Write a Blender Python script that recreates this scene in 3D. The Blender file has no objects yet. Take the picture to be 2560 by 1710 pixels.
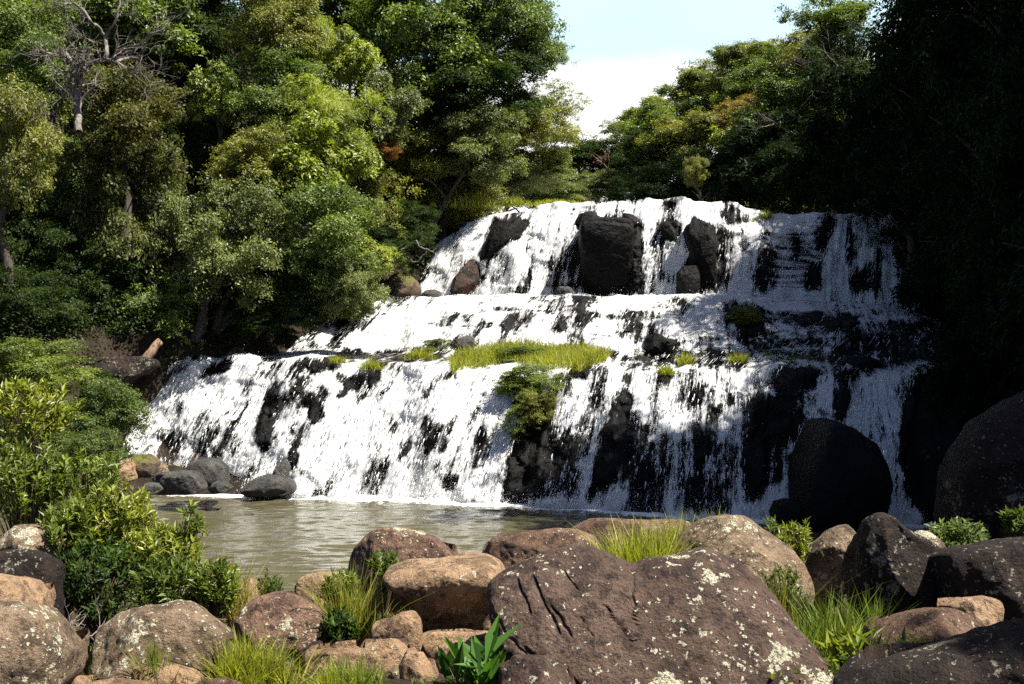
import bpy, math, random
import numpy as np
from mathutils import Vector

SC = bpy.context.scene
COL = SC.collection
R = math.radians
RNG = np.random.default_rng(7)

# ------------------------------------------------------------------ camera, sky, sun, exposure
CAM_H, F, CX, CY = 5.0, 2745.0, 1280.0, 855.0      # metres above the pool, focal length in photo pixels
cam_d = bpy.data.cameras.new('camera')
cam_d.angle = 2 * math.atan(1280 / F)
cam_d.clip_start, cam_d.clip_end = 0.1, 3000
cam = bpy.data.objects.new('camera', cam_d)
COL.objects.link(cam)
cam.location = (0, 0, CAM_H)
cam.rotation_euler = (R(90), 0, 0)
SC.camera = cam

SUN_V = Vector((0.49, -0.12, 0.86)).normalized()
SUN_STRENGTH, SKY_STRENGTH, EXPOSURE = 5.0, 0.08, 1.6
w = bpy.data.worlds.new('World')
SC.world = w
w.use_nodes = True
nt = w.node_tree
nt.nodes.clear()
sky = nt.nodes.new('ShaderNodeTexSky')
sky.sky_type = 'NISHITA'
sky.sun_disc = False
sky.sun_elevation = math.asin(SUN_V.z)
sky.sun_rotation = math.atan2(SUN_V.x, SUN_V.y)
sky.air_density, sky.dust_density, sky.ozone_density = 0.35, 0.6, 0.3
bg = nt.nodes.new('ShaderNodeBackground')
bg.inputs['Strength'].default_value = SKY_STRENGTH
out = nt.nodes.new('ShaderNodeOutputWorld')
tc = nt.nodes.new('ShaderNodeTexCoord')
mp = nt.nodes.new('ShaderNodeMapping')
mp.inputs['Scale'].default_value = (1.0, 1.0, 2.6)
mp.inputs['Location'].default_value = (0.35, 0.0, 0.12)
cn = nt.nodes.new('ShaderNodeTexNoise')
cn.inputs['Scale'].default_value = 4.0
cn.inputs['Detail'].default_value = 7
cn.inputs['Roughness'].default_value = 0.5
sep = nt.nodes.new('ShaderNodeSeparateXYZ')
L = nt.links.new


def wmath(op, a, b, c=None):
    x = nt.nodes.new('ShaderNodeMath'); x.operation = op
    for i, v in enumerate((a, b, c)):
        if v is None: continue
        if isinstance(v, bpy.types.NodeSocket): L(v, x.inputs[i])
        else: x.inputs[i].default_value = v
    return x.outputs[0]


def wramp(v, lo, hi, a=0.0, b=1.0):
    r = nt.nodes.new('ShaderNodeMapRange'); r.interpolation_type = 'SMOOTHSTEP'
    L(v, r.inputs[0])
    for i, q in enumerate((lo, hi, a, b)): r.inputs[i + 1].default_value = q
    return r.outputs[0]


def wmix(f, a, b):
    x = nt.nodes.new('ShaderNodeMix'); x.data_type = 'RGBA'
    L(f, x.inputs[0])
    for i, v in ((6, a), (7, b)):
        if isinstance(v, bpy.types.NodeSocket): L(v, x.inputs[i])
        else: x.inputs[i].default_value = (*v, 1)
    return x.outputs[2]


L(tc.outputs['Generated'], mp.inputs['Vector']); L(mp.outputs[0], cn.inputs['Vector'])
L(tc.outputs['Generated'], sep.inputs[0])
# thin veil of high cloud low over the valley, and a bank of cumulus under it
north = wramp(sep.outputs['Y'], 0.55, 0.85)
veil = wmath('MULTIPLY', wmath('MULTIPLY', wramp(sep.outputs['Z'], 0.50, 0.33), north), wramp(cn.outputs[0], 0.25, 0.75, 0.72, 1.0))
c1 = wmix(veil, sky.outputs[0], (4.0, 5.3, 5.95))
puff = wramp(cn.outputs[0], 0.52, 0.72, 0.0, 0.75)
puff = wmath('MULTIPLY', puff, veil)
c2 = wmix(puff, c1, (4.9, 5.3, 5.5))
edge_ = wmath('MULTIPLY_ADD', wmath('SUBTRACT', cn.outputs[0], 0.5), 0.10, sep.outputs['Z'])
bank = wmath('MULTIPLY', wramp(edge_, 0.248, 0.236), north)
c3 = wmix(bank, c2, (5.2, 5.2, 5.15))
L(c3, bg.inputs['Color']); L(bg.outputs[0], out.inputs['Surface'])

sl = bpy.data.lights.new('sun', 'SUN')
sl.energy, sl.angle, sl.color = SUN_STRENGTH, R(0.53), (1.0, 0.95, 0.86)
so = bpy.data.objects.new('sun', sl)
COL.objects.link(so)
so.rotation_euler = SUN_V.to_track_quat('Z', 'Y').to_euler()

SC.view_settings.view_transform = 'Standard'
SC.view_settings.look = 'None'
SC.view_settings.exposure = EXPOSURE
SC.view_settings.gamma = 1.0
SC.view_settings.use_curve_mapping = False
SC.render.engine = 'CYCLES'
cy = SC.cycles
cy.max_bounces, cy.diffuse_bounces, cy.glossy_bounces = 4, 1, 2
cy.transmission_bounces, cy.transparent_max_bounces = 2, 8
cy.caustics_reflective = cy.caustics_refractive = False
cy.use_denoising = False
cy.sample_clamp_direct, cy.sample_clamp_indirect = 5.0, 2.5


def P(px, py, d):
    """point seen at photo pixel (px, py), d metres in front of the camera"""
    return np.array(((px - CX) / F * d, d, CAM_H - (py - CY) / F * d))


# ------------------------------------------------------------------ helpers
def _hash(ix, iy, iz, seed):
    h = (ix.astype(np.int64) * 374761393 + iy.astype(np.int64) * 668265263 + iz.astype(np.int64) * 2147483647 + seed * 974711) & 0xFFFFFFFF
    h = ((h ^ (h >> 13)) * 1274126177) & 0xFFFFFFFF
    h = ((h ^ (h >> 16)) * 2246822519) & 0xFFFFFFFF
    return ((h ^ (h >> 15)) & 0xFFFF) / 65535.0


def vnoise(p, seed=0):
    p = np.asarray(p, float)
    i = np.floor(p).astype(np.int64)
    f = p - i
    f = f * f * (3 - 2 * f)
    r = 0
    for dx in (0, 1):
        for dy in (0, 1):
            for dz in (0, 1):
                wgt = (f[..., 0] if dx else 1 - f[..., 0]) * (f[..., 1] if dy else 1 - f[..., 1]) * (f[..., 2] if dz else 1 - f[..., 2])
                r = r + wgt * _hash(i[..., 0] + dx, i[..., 1] + dy, i[..., 2] + dz, seed)
    return r * 2 - 1


def fbm(p, octaves=4, seed=0, gain=0.5):
    r, a, t = 0, 1.0, 0
    p = np.asarray(p, float)
    for o in range(octaves):
        r = r + a * vnoise(p * (2.03 ** o) + 17.3 * o, seed + o)
        t += a
        a *= gain
    return r / t


def mesh_np(name, v, faces, mat=None, parent=None, smooth=True, attrs=None, uv=None, loc=None):
    """one mesh object from arrays; faces is one (n,k) array or a list of them"""
    me = bpy.data.meshes.new(name)
    v = np.asarray(v, np.float32)
    fl = faces if isinstance(faces, list) else [faces]
    fl = [np.asarray(f, np.int32) for f in fl if len(f)]
    me.vertices.add(len(v))
    me.vertices.foreach_set('co', v.ravel())
    li = np.concatenate([f.ravel() for f in fl])
    tot = np.concatenate([np.full(len(f), f.shape[1], np.int32) for f in fl])
    st = np.concatenate([[0], np.cumsum(tot)[:-1]]).astype(np.int32)
    me.loops.add(len(li))
    me.loops.foreach_set('vertex_index', li)
    me.polygons.add(len(tot))
    me.polygons.foreach_set('loop_start', st)
    me.update(calc_edges=True)
    me.polygons.foreach_set('use_smooth', np.full(len(tot), smooth, bool))
    for k, a in (attrs or {}).items():
        at = me.attributes.new(k, 'FLOAT', 'POINT')
        at.data.foreach_set('value', np.asarray(a, np.float32))
    if uv is not None:
        ul = me.uv_layers.new(name='flow_uv')
        ul.data.foreach_set('uv', np.asarray(uv, np.float32)[li].ravel())
    me.validate()
    o = bpy.data.objects.new(name, me)
    COL.objects.link(o)
    if mat: me.materials.append(mat)
    if parent: o.parent = parent
    if loc is not None: o.location = loc
    return o


def tag(o, label=None, cat=None, group=None, kind=None):
    if label: o['label'] = label
    if cat: o['category'] = cat
    if group: o['group'] = group
    if kind: o['kind'] = kind
    return o


def thing(name, label, cat, loc, group=None):
    o = bpy.data.objects.new(name, None)
    COL.objects.link(o)
    o.location = loc
    o.empty_display_size = 0.2
    return tag(o, label, cat, group)


def grid_faces(nr, nc, wrap=False):
    a = np.arange(nr * nc).reshape(nr, nc)
    if wrap: a = np.concatenate([a, a[:, :1]], 1)
    return np.stack([a[:-1, :-1], a[:-1, 1:], a[1:, 1:], a[1:, :-1]], -1).reshape(-1, 4)


class Tubes:
    """collects tapering tubes into one mesh"""
    def __init__(self): self.v, self.f, self.n = [], [], 0

    def add(self, pts, radii, k=5):
        pts = np.asarray(pts, float)
        n = len(pts)
        radii = np.broadcast_to(np.asarray(radii, float), (n,)) if np.ndim(radii) else np.full(n, radii)
        t = np.gradient(pts, axis=0)
        t /= np.linalg.norm(t, axis=1, keepdims=True) + 1e-9
        ref = np.array((0.31, 0.87, 0.11)) if abs(t[0, 2]) > 0.7 else np.array((0.1, 0.2, 1.0))
        a = np.cross(t, ref); a /= np.linalg.norm(a, axis=1, keepdims=True) + 1e-9
        b = np.cross(t, a)
        ang = np.linspace(0, 2 * math.pi, k, endpoint=False)
        ring = pts[:, None] + radii[:, None, None] * (np.cos(ang)[None, :, None] * a[:, None] + np.sin(ang)[None, :, None] * b[:, None])
        self.v.append(ring.reshape(-1, 3))
        self.f.append(grid_faces(n, k, True) + self.n)
        self.n += n * k

    def build(self, name, mat, parent=None, loc=None):
        return mesh_np(name, np.concatenate(self.v), np.concatenate(self.f), mat, parent, True, loc=loc)


def norm(a): return a / (np.linalg.norm(a, axis=-1, keepdims=True) + 1e-9)


def leaf_arrays(pos, d, n, length, width, fold=0.12, droop=0.0):
    """folded leaves: base, two sides and a tip each; pos/d/n are (N,3), d along the leaf, n its face normal"""
    d = norm(d)
    s = norm(np.cross(d, n))
    n = np.cross(s, d)
    Lh, W = np.asarray(length)[:, None], np.asarray(width)[:, None]
    tip = pos + d * Lh
    tip[:, 2] -= droop * Lh[:, 0]
    mid = pos + d * Lh * 0.45
    v = np.stack([pos, mid + s * W / 2 + n * W * fold, tip, mid - s * W / 2 + n * W * fold], 1)
    i = np.arange(len(pos))[:, None] * 4
    f = np.concatenate([i + np.array([[0, 1, 2]]), i + np.array([[0, 2, 3]])], 1).reshape(-1, 3)
    return v.reshape(-1, 3), f


def rdir(n, rng):
    return norm(rng.normal(size=(n, 3)))


# ------------------------------------------------------------------ materials
class MT:
    def __init__(self, name):
        self.m = bpy.data.materials.new(name)
        self.m.use_nodes = True
        self.nt = self.m.node_tree
        self.nt.nodes.clear()
        self.out = self.n('ShaderNodeOutputMaterial')

    def n(self, t, **kw):
        x = self.nt.nodes.new(t)
        for k, v in kw.items(): setattr(x, k, v)
        return x

    def l(self, a, b): self.nt.links.new(a, b)

    def put(self, sock, v):
        if isinstance(v, bpy.types.NodeSocket): self.l(v, sock)
        elif isinstance(v, (tuple, list)) and len(v) == 3 and sock.type == 'RGBA': sock.default_value = (*v, 1)
        else: sock.default_value = v

    def math(self, op, a, b=0.0, c=None, clamp=False):
        x = self.n('ShaderNodeMath', operation=op, use_clamp=clamp)
        self.put(x.inputs[0], a); self.put(x.inputs[1], b)
        if c is not None: self.put(x.inputs[2], c)
        return x.outputs[0]

    def noise(self, vec, scale, detail=4, rough=0.55, out=0):
        x = self.n('ShaderNodeTexNoise')
        self.put(x.inputs['Scale'], scale); self.put(x.inputs['Detail'], detail); self.put(x.inputs['Roughness'], rough)
        if vec is not None: self.l(vec, x.inputs['Vector'])
        return x.outputs[out]

    def step(self, x, lo, hi, a=0.0, b=1.0):
        r = self.n('ShaderNodeMapRange', interpolation_type='SMOOTHSTEP')
        for i, v in enumerate((x, lo, hi, a, b)): self.put(r.inputs[i], v)
        return r.outputs[0]

    def mix(self, f, a, b):
        x = self.n('ShaderNodeMix', data_type='RGBA')
        self.put(x.inputs[0], f); self.put(x.inputs[6], a); self.put(x.inputs[7], b)
        return x.outputs[2]

    def mul(self, a, b):
        x = self.n('ShaderNodeMix', data_type='RGBA', blend_type='MULTIPLY')
        x.inputs[0].default_value = 1
        self.put(x.inputs[6], a); self.put(x.inputs[7], b)
        return x.outputs[2]

    def mapping(self, vec, scale):
        x = self.n('ShaderNodeMapping')
        x.inputs['Scale'].default_value = scale
        self.l(vec, x.inputs['Vector'])
        return x.outputs[0]

    def coord(self, k='Object'): return self.n('ShaderNodeTexCoord').outputs[k]

    def bump(self, h, strength=0.5, dist=0.05):
        x = self.n('ShaderNodeBump')
        x.inputs['Strength'].default_value = strength
        x.inputs['Distance'].default_value = dist
        self.l(h, x.inputs['Height'])
        return x.outputs[0]

    def principled(self, color, rough=0.6, normal=None, spec=0.5):
        x = self.n('ShaderNodeBsdfPrincipled')
        self.put(x.inputs['Base Color'], color); self.put(x.inputs['Roughness'], rough)
        x.inputs['Specular IOR Level'].default_value = spec
        if normal is not None: self.l(normal, x.inputs['Normal'])
        return x.outputs[0]

    def done(self, s):
        self.l(s, self.out.inputs['Surface'])
        return self.m


def leaf_material(name, rough=0.42, transl=0.35, spec=0.5):
    """leaf colour comes from the object's own colour, varied leaf by leaf and spray by spray"""
    m = MT(name)
    oc = m.n('ShaderNodeObjectInfo').outputs['Color']
    at = m.n('ShaderNodeAttribute', attribute_name='tone').outputs['Fac']
    dark = m.mul(oc, (0.26, 0.34, 0.34))
    lite = m.mul(oc, (1.95, 1.75, 1.3))
    c = m.mix(at, dark, lite)
    sc_ = m.n('ShaderNodeSeparateColor'); m.l(oc, sc_.inputs[0])
    p_ = m.n('ShaderNodeBsdfPrincipled')
    m.l(c, p_.inputs['Base Color']); p_.inputs['Roughness'].default_value = rough
    m.l(m.math('MULTIPLY', sc_.outputs[1], 5.0 * spec, clamp=True), p_.inputs['Specular IOR Level'])  # near-black leaves also lose their gloss, so shaded trees stay black
    p = p_.outputs[0]
    t = m.n('ShaderNodeBsdfTranslucent')
    m.l(m.mul(c, (1.5, 1.6, 0.6)), t.inputs['Color'])
    x = m.n('ShaderNodeMixShader')
    x.inputs[0].default_value = transl
    m.l(p, x.inputs[1]); m.l(t.outputs[0], x.inputs[2])
    return m.done(x.outputs[0])


def rock_material(name, base, dark, tan, lichen=(0.50, 0.47, 0.34), amount=0.5, size=3.0, rough=0.85, moss=0.0, low=0.0):
    m = MT(name)
    co = m.coord()
    rnd = m.n('ShaderNodeObjectInfo').outputs['Random']
    off = m.n('ShaderNodeVectorMath', operation='ADD')
    m.l(co, off.inputs[0])
    cx = m.n('ShaderNodeCombineXYZ')
    for i in range(3): m.l(m.math('MULTIPLY', rnd, 31.0 + 9 * i), cx.inputs[i])
    m.l(cx.outputs[0], off.inputs[1])
    co = off.outputs[0]
    n1 = m.noise(co, 1.6, 6, 0.6)
    n2 = m.noise(co, 9.0, 6, 0.7)
    n3 = m.noise(co, 38.0, 4, 0.7)
    c = m.mix(m.step(n1, 0.40, 0.66), base, tan)
    c = m.mix(m.step(n2, 0.50, 0.66, 0, 0.85), c, dark)
    c = m.mix(m.step(n3, 0.54, 0.68, 0, 0.55), c, dark)
    n4 = m.noise(co, 3.0, 5, 0.65)
    c = m.mix(m.step(n4, 0.50, 0.62, 0, 0.6), c, dark)
    # lichen: big rosettes and small flecks
    warp = m.noise(co, 7.0, 3, 0.6, 1)
    wv = m.n('ShaderNodeVectorMath', operation='MULTIPLY_ADD')
    m.l(warp, wv.inputs[0]); wv.inputs[1].default_value = (0.22, 0.22, 0.22); m.l(co, wv.inputs[2])
    vo = m.n('ShaderNodeTexVoronoi'); vo.inputs['Scale'].default_value = size
    m.l(wv.outputs[0], vo.inputs['Vector'])
    big = m.noise(co, 1.1, 3, 0.5)
    if low:                                                # lichen grows thickest along the foot of this stone
        sz_ = m.n('ShaderNodeSeparateXYZ'); m.l(m.coord(), sz_.inputs[0])
        big = m.math('ADD', big, m.step(sz_.outputs[2], 0.05, -0.42, 0.0, low))
    rad = m.math('MULTIPLY', m.step(big, 0.47, 0.70), 0.52 * amount)
    l1 = m.math('SUBTRACT', rad, vo.outputs['Distance'])
    l1 = m.step(m.math('ADD', l1, m.math('ADD', m.math('MULTIPLY', m.math('SUBTRACT', n3, 0.5), 0.5), m.math('MULTIPLY', m.math('SUBTRACT', n2, 0.5), 0.7))), 0.0, 0.06)
    vo2 = m.n('ShaderNodeTexVoronoi'); vo2.inputs['Scale'].default_value = size * 8
    m.l(wv.outputs[0], vo2.inputs['Vector'])
    vs = m.n('ShaderNodeSeparateColor'); m.l(vo2.outputs['Color'], vs.inputs[0])
    rad2 = m.math('MULTIPLY', m.step(vs.outputs[0], 1.0 - 0.55 * amount, 1.05), m.step(big, 0.35, 0.65, 0.30, 0.75))
    l2 = m.step(m.math('ADD', m.math('SUBTRACT', rad2, vo2.outputs['Distance']), m.math('MULTIPLY', m.math('SUBTRACT', n3, 0.5), 0.9)), 0.0, 0.10)
    lm = m.math('MAXIMUM', l1, l2)
    lc = m.mix(m.step(n3, 0.36, 0.60), (lichen[0] * 0.45, lichen[1] * 0.45, lichen[2] * 0.42), lichen)
    c = m.mix(m.math('MULTIPLY', lm, m.step(n3, 0.25, 0.55, 0.35, 0.95)), c, lc)
    if moss > 0:
        g = m.n('ShaderNodeNewGeometry')
        sz = m.n('ShaderNodeSeparateXYZ'); m.l(g.outputs['Normal'], sz.inputs[0])
        mm = m.math('MULTIPLY', m.step(sz.outputs[2], 0.3, 0.8), m.step(n1, 0.42, 0.58))
        c = m.mix(m.math('MULTIPLY', mm, moss), c, (0.10, 0.11, 0.02))
    h = m.math('ADD', m.math('MULTIPLY', n2, 1.0), m.math('MULTIPLY', n3, 0.5))
    h = m.math('ADD', h, m.math('MULTIPLY', n1, 1.5))
    h = m.math('ADD', h, m.math('MULTIPLY', lm, 0.15))
    return m.done(m.principled(c, rough, m.bump(h, 1.0, 0.09), 0.2))


def wet_rock_material(name, k=1.0):
    m = MT(name)
    co = m.coord()
    n1 = m.noise(co, 0.9, 5, 0.6)
    n2 = m.noise(co, 6.0, 6, 0.65)
    c = m.mix(m.step(n1, 0.42, 0.65), (0.008 * k, 0.0075 * k, 0.0075 * k), (0.020 * k, 0.017 * k, 0.015 * k))
    c = m.mix(m.step(n2, 0.56, 0.7, 0, 0.5), c, (0.034 * k, 0.028 * k, 0.023 * k))
    h = m.math('ADD', n2, m.math('MULTIPLY', n1, 2.0))
    return m.done(m.principled(c, m.math('MULTIPLY_ADD', n2, 0.4, 0.4), m.bump(h, 0.8, 0.12), 0.10))


M = {}
M['leaf'] = leaf_material('leaf', 0.46, 0.34, 0.5)
M['leaf_soft'] = leaf_material('leaf_soft', 0.55, 0.38, 0.35)
M['grass'] = leaf_material('grass_blade', 0.5, 0.40, 0.35)
M['rock'] = rock_material('lichen_rock', (0.078, 0.049, 0.036), (0.016, 0.010, 0.009), (0.122, 0.080, 0.058), amount=1.0, size=2.0, low=0.08)
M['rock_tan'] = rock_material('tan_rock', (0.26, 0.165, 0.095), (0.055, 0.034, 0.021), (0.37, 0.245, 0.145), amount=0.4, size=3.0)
M['rock_pale'] = rock_material('pale_lichen_rock', (0.155, 0.108, 0.067), (0.026, 0.018, 0.012), (0.25, 0.178, 0.115), amount=1.0, size=2.4)
M['rock_red'] = rock_material('red_rock', (0.120, 0.070, 0.046), (0.022, 0.012, 0.010), (0.20, 0.122, 0.082), amount=0.75, size=3.4)
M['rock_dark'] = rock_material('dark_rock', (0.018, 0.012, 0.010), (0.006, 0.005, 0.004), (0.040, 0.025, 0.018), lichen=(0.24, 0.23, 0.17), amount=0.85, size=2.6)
M['rock_grey'] = rock_material('grey_rock', (0.046, 0.044, 0.041), (0.010, 0.010, 0.010), (0.085, 0.080, 0.072), lichen=(0.15, 0.14, 0.115), amount=0.35, size=3.0, rough=0.6)
M['rock_moss'] = rock_material('mossy_rock', (0.095, 0.066, 0.043), (0.018, 0.013, 0.010), (0.15, 0.105, 0.068), amount=0.3, size=3.0, moss=0.8)
M['wet'] = wet_rock_material('wet_rock', 0.42)  # wet stone, its colour darkened further so shaded faces read black
M['wet_brown'] = rock_material('wet_brown_rock', (0.025, 0.014, 0.010), (0.006, 0.005, 0.005), (0.075, 0.036, 0.02), amount=0.15, size=3.0, rough=0.5)


def simple_bark(name, a, b):
    m = MT(name)
    co = m.coord()
    n = m.noise(m.mapping(co, (6, 6, 1.2)), 1.5, 5, 0.65)
    return m.done(m.principled(m.mix(m.step(n, 0.35, 0.65), a, b), 0.9, m.bump(n, 0.7, 0.03), 0.2))


M['bark'] = simple_bark('bark', (0.030, 0.024, 0.019), (0.085, 0.07, 0.055))
M['bark_pale'] = simple_bark('pale_bark', (0.075, 0.064, 0.053), (0.20, 0.178, 0.155))
M['bark_log'] = simple_bark('log_bark', (0.13, 0.08, 0.052), (0.31, 0.20, 0.135))
M['stem'] = simple_bark('stem', (0.05, 0.035, 0.02), (0.12, 0.085, 0.05))

m = MT('soil')
co = m.coord()
n1, n2 = m.noise(co, 0.8, 6, 0.6), m.noise(co, 12, 5, 0.7)
c = m.mix(m.step(n1, 0.4, 0.6), (0.016, 0.012, 0.008), (0.038, 0.028, 0.019))
c = m.mix(m.step(n2, 0.5, 0.68, 0, 0.7), c, (0.015, 0.011, 0.008))
M['soil'] = m.done(m.principled(c, 0.95, m.bump(n2, 0.8, 0.08), 0.1))

# pool: silty olive water
m = MT('pool_water')
co = m.coord()
foam = m.n('ShaderNodeAttribute', attribute_name='foam').outputs['Fac']
wv1 = m.noise(m.mapping(co, (0.7, 2.2, 1)), 2.0, 4, 0.55)
wv2 = m.noise(m.mapping(co, (1.0, 2.2, 1)), 9.0, 4, 0.6)
h = m.math('ADD', wv1, m.math('MULTIPLY', wv2, 0.22))
nrm = m.bump(h, 0.4, 0.03)
fn = m.noise(m.mapping(co, (1.0, 1.6, 1)), 5.0, 6, 0.7)
fm = m.step(m.math('ADD', foam, m.math('MULTIPLY', m.math('SUBTRACT', fn, 0.5), 0.9)), 0.42, 0.62)
body = m.principled(m.mix(wv1, (0.050, 0.045, 0.025), (0.080, 0.072, 0.042)), 0.06, nrm, 0.5)
white = m.principled((0.85, 0.85, 0.83), 0.6)
x = m.n('ShaderNodeMixShader')
m.l(fm, x.inputs[0]); m.l(body, x.inputs[1]); m.l(white, x.inputs[2])
M['pool'] = m.done(x.outputs[0])

# falling water: white froth torn into streaks, clear between them
m = MT('falling_water')
uvn = m.n('ShaderNodeUVMap', uv_map='flow_uv').outputs[0]
flow = m.n('ShaderNodeAttribute', attribute_name='flow').outputs['Fac']
s1 = m.noise(m.mapping(uvn, (4.2, 0.36, 1)), 1.0, 6, 0.62)
s2 = m.noise(m.mapping(uvn, (13.0, 3.4, 1)), 1.0, 6, 0.72)
s3 = m.noise(m.mapping(uvn, (1.1, 0.8, 1)), 1.0, 3, 0.5)
s4 = m.noise(m.mapping(uvn, (27.0, 17.0, 1)), 1.0, 3, 0.65)
t = m.math('MULTIPLY_ADD', m.math('SUBTRACT', s1, 0.5), 2.2, m.math('MULTIPLY_ADD', flow, 1.55, -0.66))
t = m.math('ADD', t, m.math('MULTIPLY', m.math('SUBTRACT', s2, 0.5), 1.6))
t = m.math('ADD', t, m.math('MULTIPLY', m.math('SUBTRACT', s4, 0.5), 0.9))
t = m.math('ADD', t, m.math('MULTIPLY', m.math('SUBTRACT', s3, 0.5), 1.3))
mask = m.math('MULTIPLY', m.step(t, -0.10, 0.42), 0.98)
h = m.math('ADD', m.math('MULTIPLY', s1, 1.6), s2)
nrm = m.bump(h, 0.6, 0.06)
d = m.n('ShaderNodeBsdfDiffuse'); d.inputs['Color'].default_value = (0.80, 0.80, 0.785, 1); m.l(nrm, d.inputs['Normal'])
tl = m.n('ShaderNodeBsdfTranslucent'); tl.inputs['Color'].default_value = (0.85, 0.86, 0.86, 1)
x = m.n('ShaderNodeMixShader'); x.inputs[0].default_value = 0.38
m.l(d.outputs[0], x.inputs[1]); m.l(tl.outputs[0], x.inputs[2])
tr = m.n('ShaderNodeBsdfTransparent')
y = m.n('ShaderNodeMixShader')
m.l(mask, y.inputs[0]); m.l(tr.outputs[0], y.inputs[1]); m.l(x.outputs[0], y.inputs[2])
M['falls'] = m.done(y.outputs[0])

m = MT('spray')
d = m.n('ShaderNodeBsdfDiffuse'); d.inputs['Color'].default_value = (0.92, 0.92, 0.91, 1)
tl = m.n('ShaderNodeBsdfTranslucent'); tl.inputs['Color'].default_value = (0.9, 0.9, 0.9, 1)
x = m.n('ShaderNodeMixShader'); x.inputs[0].default_value = 0.45
m.l(d.outputs[0], x.inputs[1]); m.l(tl.outputs[0], x.inputs[2])
M['spray'] = m.done(x.outputs[0])

# ------------------------------------------------------------------ the falls: rock steps and water
def lin(x, pts):
    xs, ys = zip(*pts)
    return np.interp(x, xs, ys)


NI = 620
PXC = np.linspace(180, 2480, NI)
YB = lin(PXC, [(180, 1218), (330, 1224), (730, 1238), (1000, 1245), (1280, 1258), (1500, 1270), (1700, 1285), (1900, 1296), (2300, 1306), (2480, 1308)])
YL = lin(PXC, [(180, 985), (300, 950), (350, 918), (430, 902), (560, 897), (750, 896), (900, 915), (1000, 908), (1150, 938), (1350, 945), (1550, 928), (1700, 935), (1850, 925), (2000, 930), (2150, 948), (2300, 930), (2480, 900)])
YT = lin(PXC, [(180, 930), (300, 905), (430, 890), (700, 884), (900, 884), (1100, 880), (1500, 882), (1700, 876), (1900, 868), (2100, 855), (2300, 850), (2480, 850)])
YM = lin(PXC, [(180, 790), (700, 775), (900, 748), (1000, 745), (1850, 744), (1950, 752), (2200, 765), (2330, 785), (2480, 800)])
YU = lin(PXC, [(180, 640), (900, 640), (1040, 700), (1070, 655), (1100, 610), (1150, 567), (1250, 534), (1400, 512), (1560, 507), (1700, 507), (1800, 513), (1880, 530), (1905, 541), (2235, 540), (2255, 640), (2330, 720), (2480, 720)])
_n = lambda k, sd, f: k * fbm(np.stack([PXC * f, 0 * PXC, 0 * PXC], -1), 3, sd, 0.6)
YL = YL + _n(16, 201, 0.016); YT = YT + _n(7, 202, 0.014); YM = YM + _n(5, 203, 0.02); YU = YU + _n(7, 204, 0.03)
D0 = CAM_H * F / (YB - CY)
rows_y, rows_d, = [], []


def seg(n, ya, yb, da, db, pw=1.0, first=False):
    t = np.linspace(0, 1, n + 1)[(0 if first else 1):]
    for q in t:
        rows_y.append(ya + (yb - ya) * q)
        rows_d.append(da + (db - da) * (0.5 * q + 0.5 * q ** pw))


B0 = D0.copy()
seg(6, YB + 30, YB, B0 - 0.15, B0, 1, True)
seg(110, YB, YL, B0, B0 + 3.6, 2.3)
seg(26, YL, YT, B0 + 3.6, B0 + 8.0, 1.0)
seg(60, YT, YM, B0 + 8.0, B0 + 12.5, 1.6)
seg(6, YM, YM - 2, B0 + 12.5, B0 + 15.5, 1.0)
seg(90, YM - 2, YU, B0 + 15.5, B0 + 18.6, 2.6)
GY, GD = np.array(rows_y), np.array(rows_d)
NJ = len(GY)
GX = np.broadcast_to(PXC, GY.shape)
SURF = np.stack([(GX - CX) / F * GD, GD, CAM_H - (GY - CY) / F * GD], -1)
back = SURF[-1].copy()
extra = []
for k in (1.0, 3.0, 9.0, 30.0):                      # the river bed above the top lip
    b = back.copy(); b[:, 1] += k; b[:, 2] -= 0.02 * k; extra.append(b)
SURF = np.concatenate([SURF, np.array(extra)])
GY = np.concatenate([GY, np.repeat(GY[-1:], 4, 0)]); GX = np.broadcast_to(PXC, GY.shape)
NJ = len(GY)

# where water runs, marked on the steps (1 = full white water, 0 = bare rock)
SX, SY = 1280, 700          # raster covers y 400..1800 at half size
yy, xx = np.mgrid[0:SY, 0:SX]
yy = yy * 2 + 400.0
xx = xx * 2 + 0.0


def inside(poly):
    poly = np.asarray(poly, float)
    r = np.zeros(xx.shape, bool)
    j = len(poly) - 1
    x0, x1 = int(max(0, poly[:, 0].min() // 2 - 1)), int(min(SX, poly[:, 0].max() // 2 + 2))
    y0, y1 = int(max(0, (poly[:, 1].min() - 400) // 2 - 1)), int(min(SY, (poly[:, 1].max() - 400) // 2 + 2))
    sx, sy = xx[y0:y1, x0:x1], yy[y0:y1, x0:x1]
    rr = np.zeros(sx.shape, bool)
    for i in range(len(poly)):
        xi, yi = poly[i]; xj, yj = poly[j]
        c = ((yi > sy) != (yj > sy)) & (sx < (xj - xi) * (sy - yi) / (yj - yi + 1e-12) + xi)
        rr ^= c
        j = i
    r[y0:y1, x0:x1] = rr
    return r


def blur(a, k):
    for ax in (0, 1):
        c = np.cumsum(np.concatenate([np.repeat(np.take(a, [0], ax), k + 1, ax), a, np.repeat(np.take(a, [-1], ax), k, ax)], ax), ax)
        n = 2 * k + 1
        a = (np.take(c, range(n, c.shape[ax]), ax) - np.take(c, range(0, c.shape[ax] - n), ax)) / n
    return a


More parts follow.
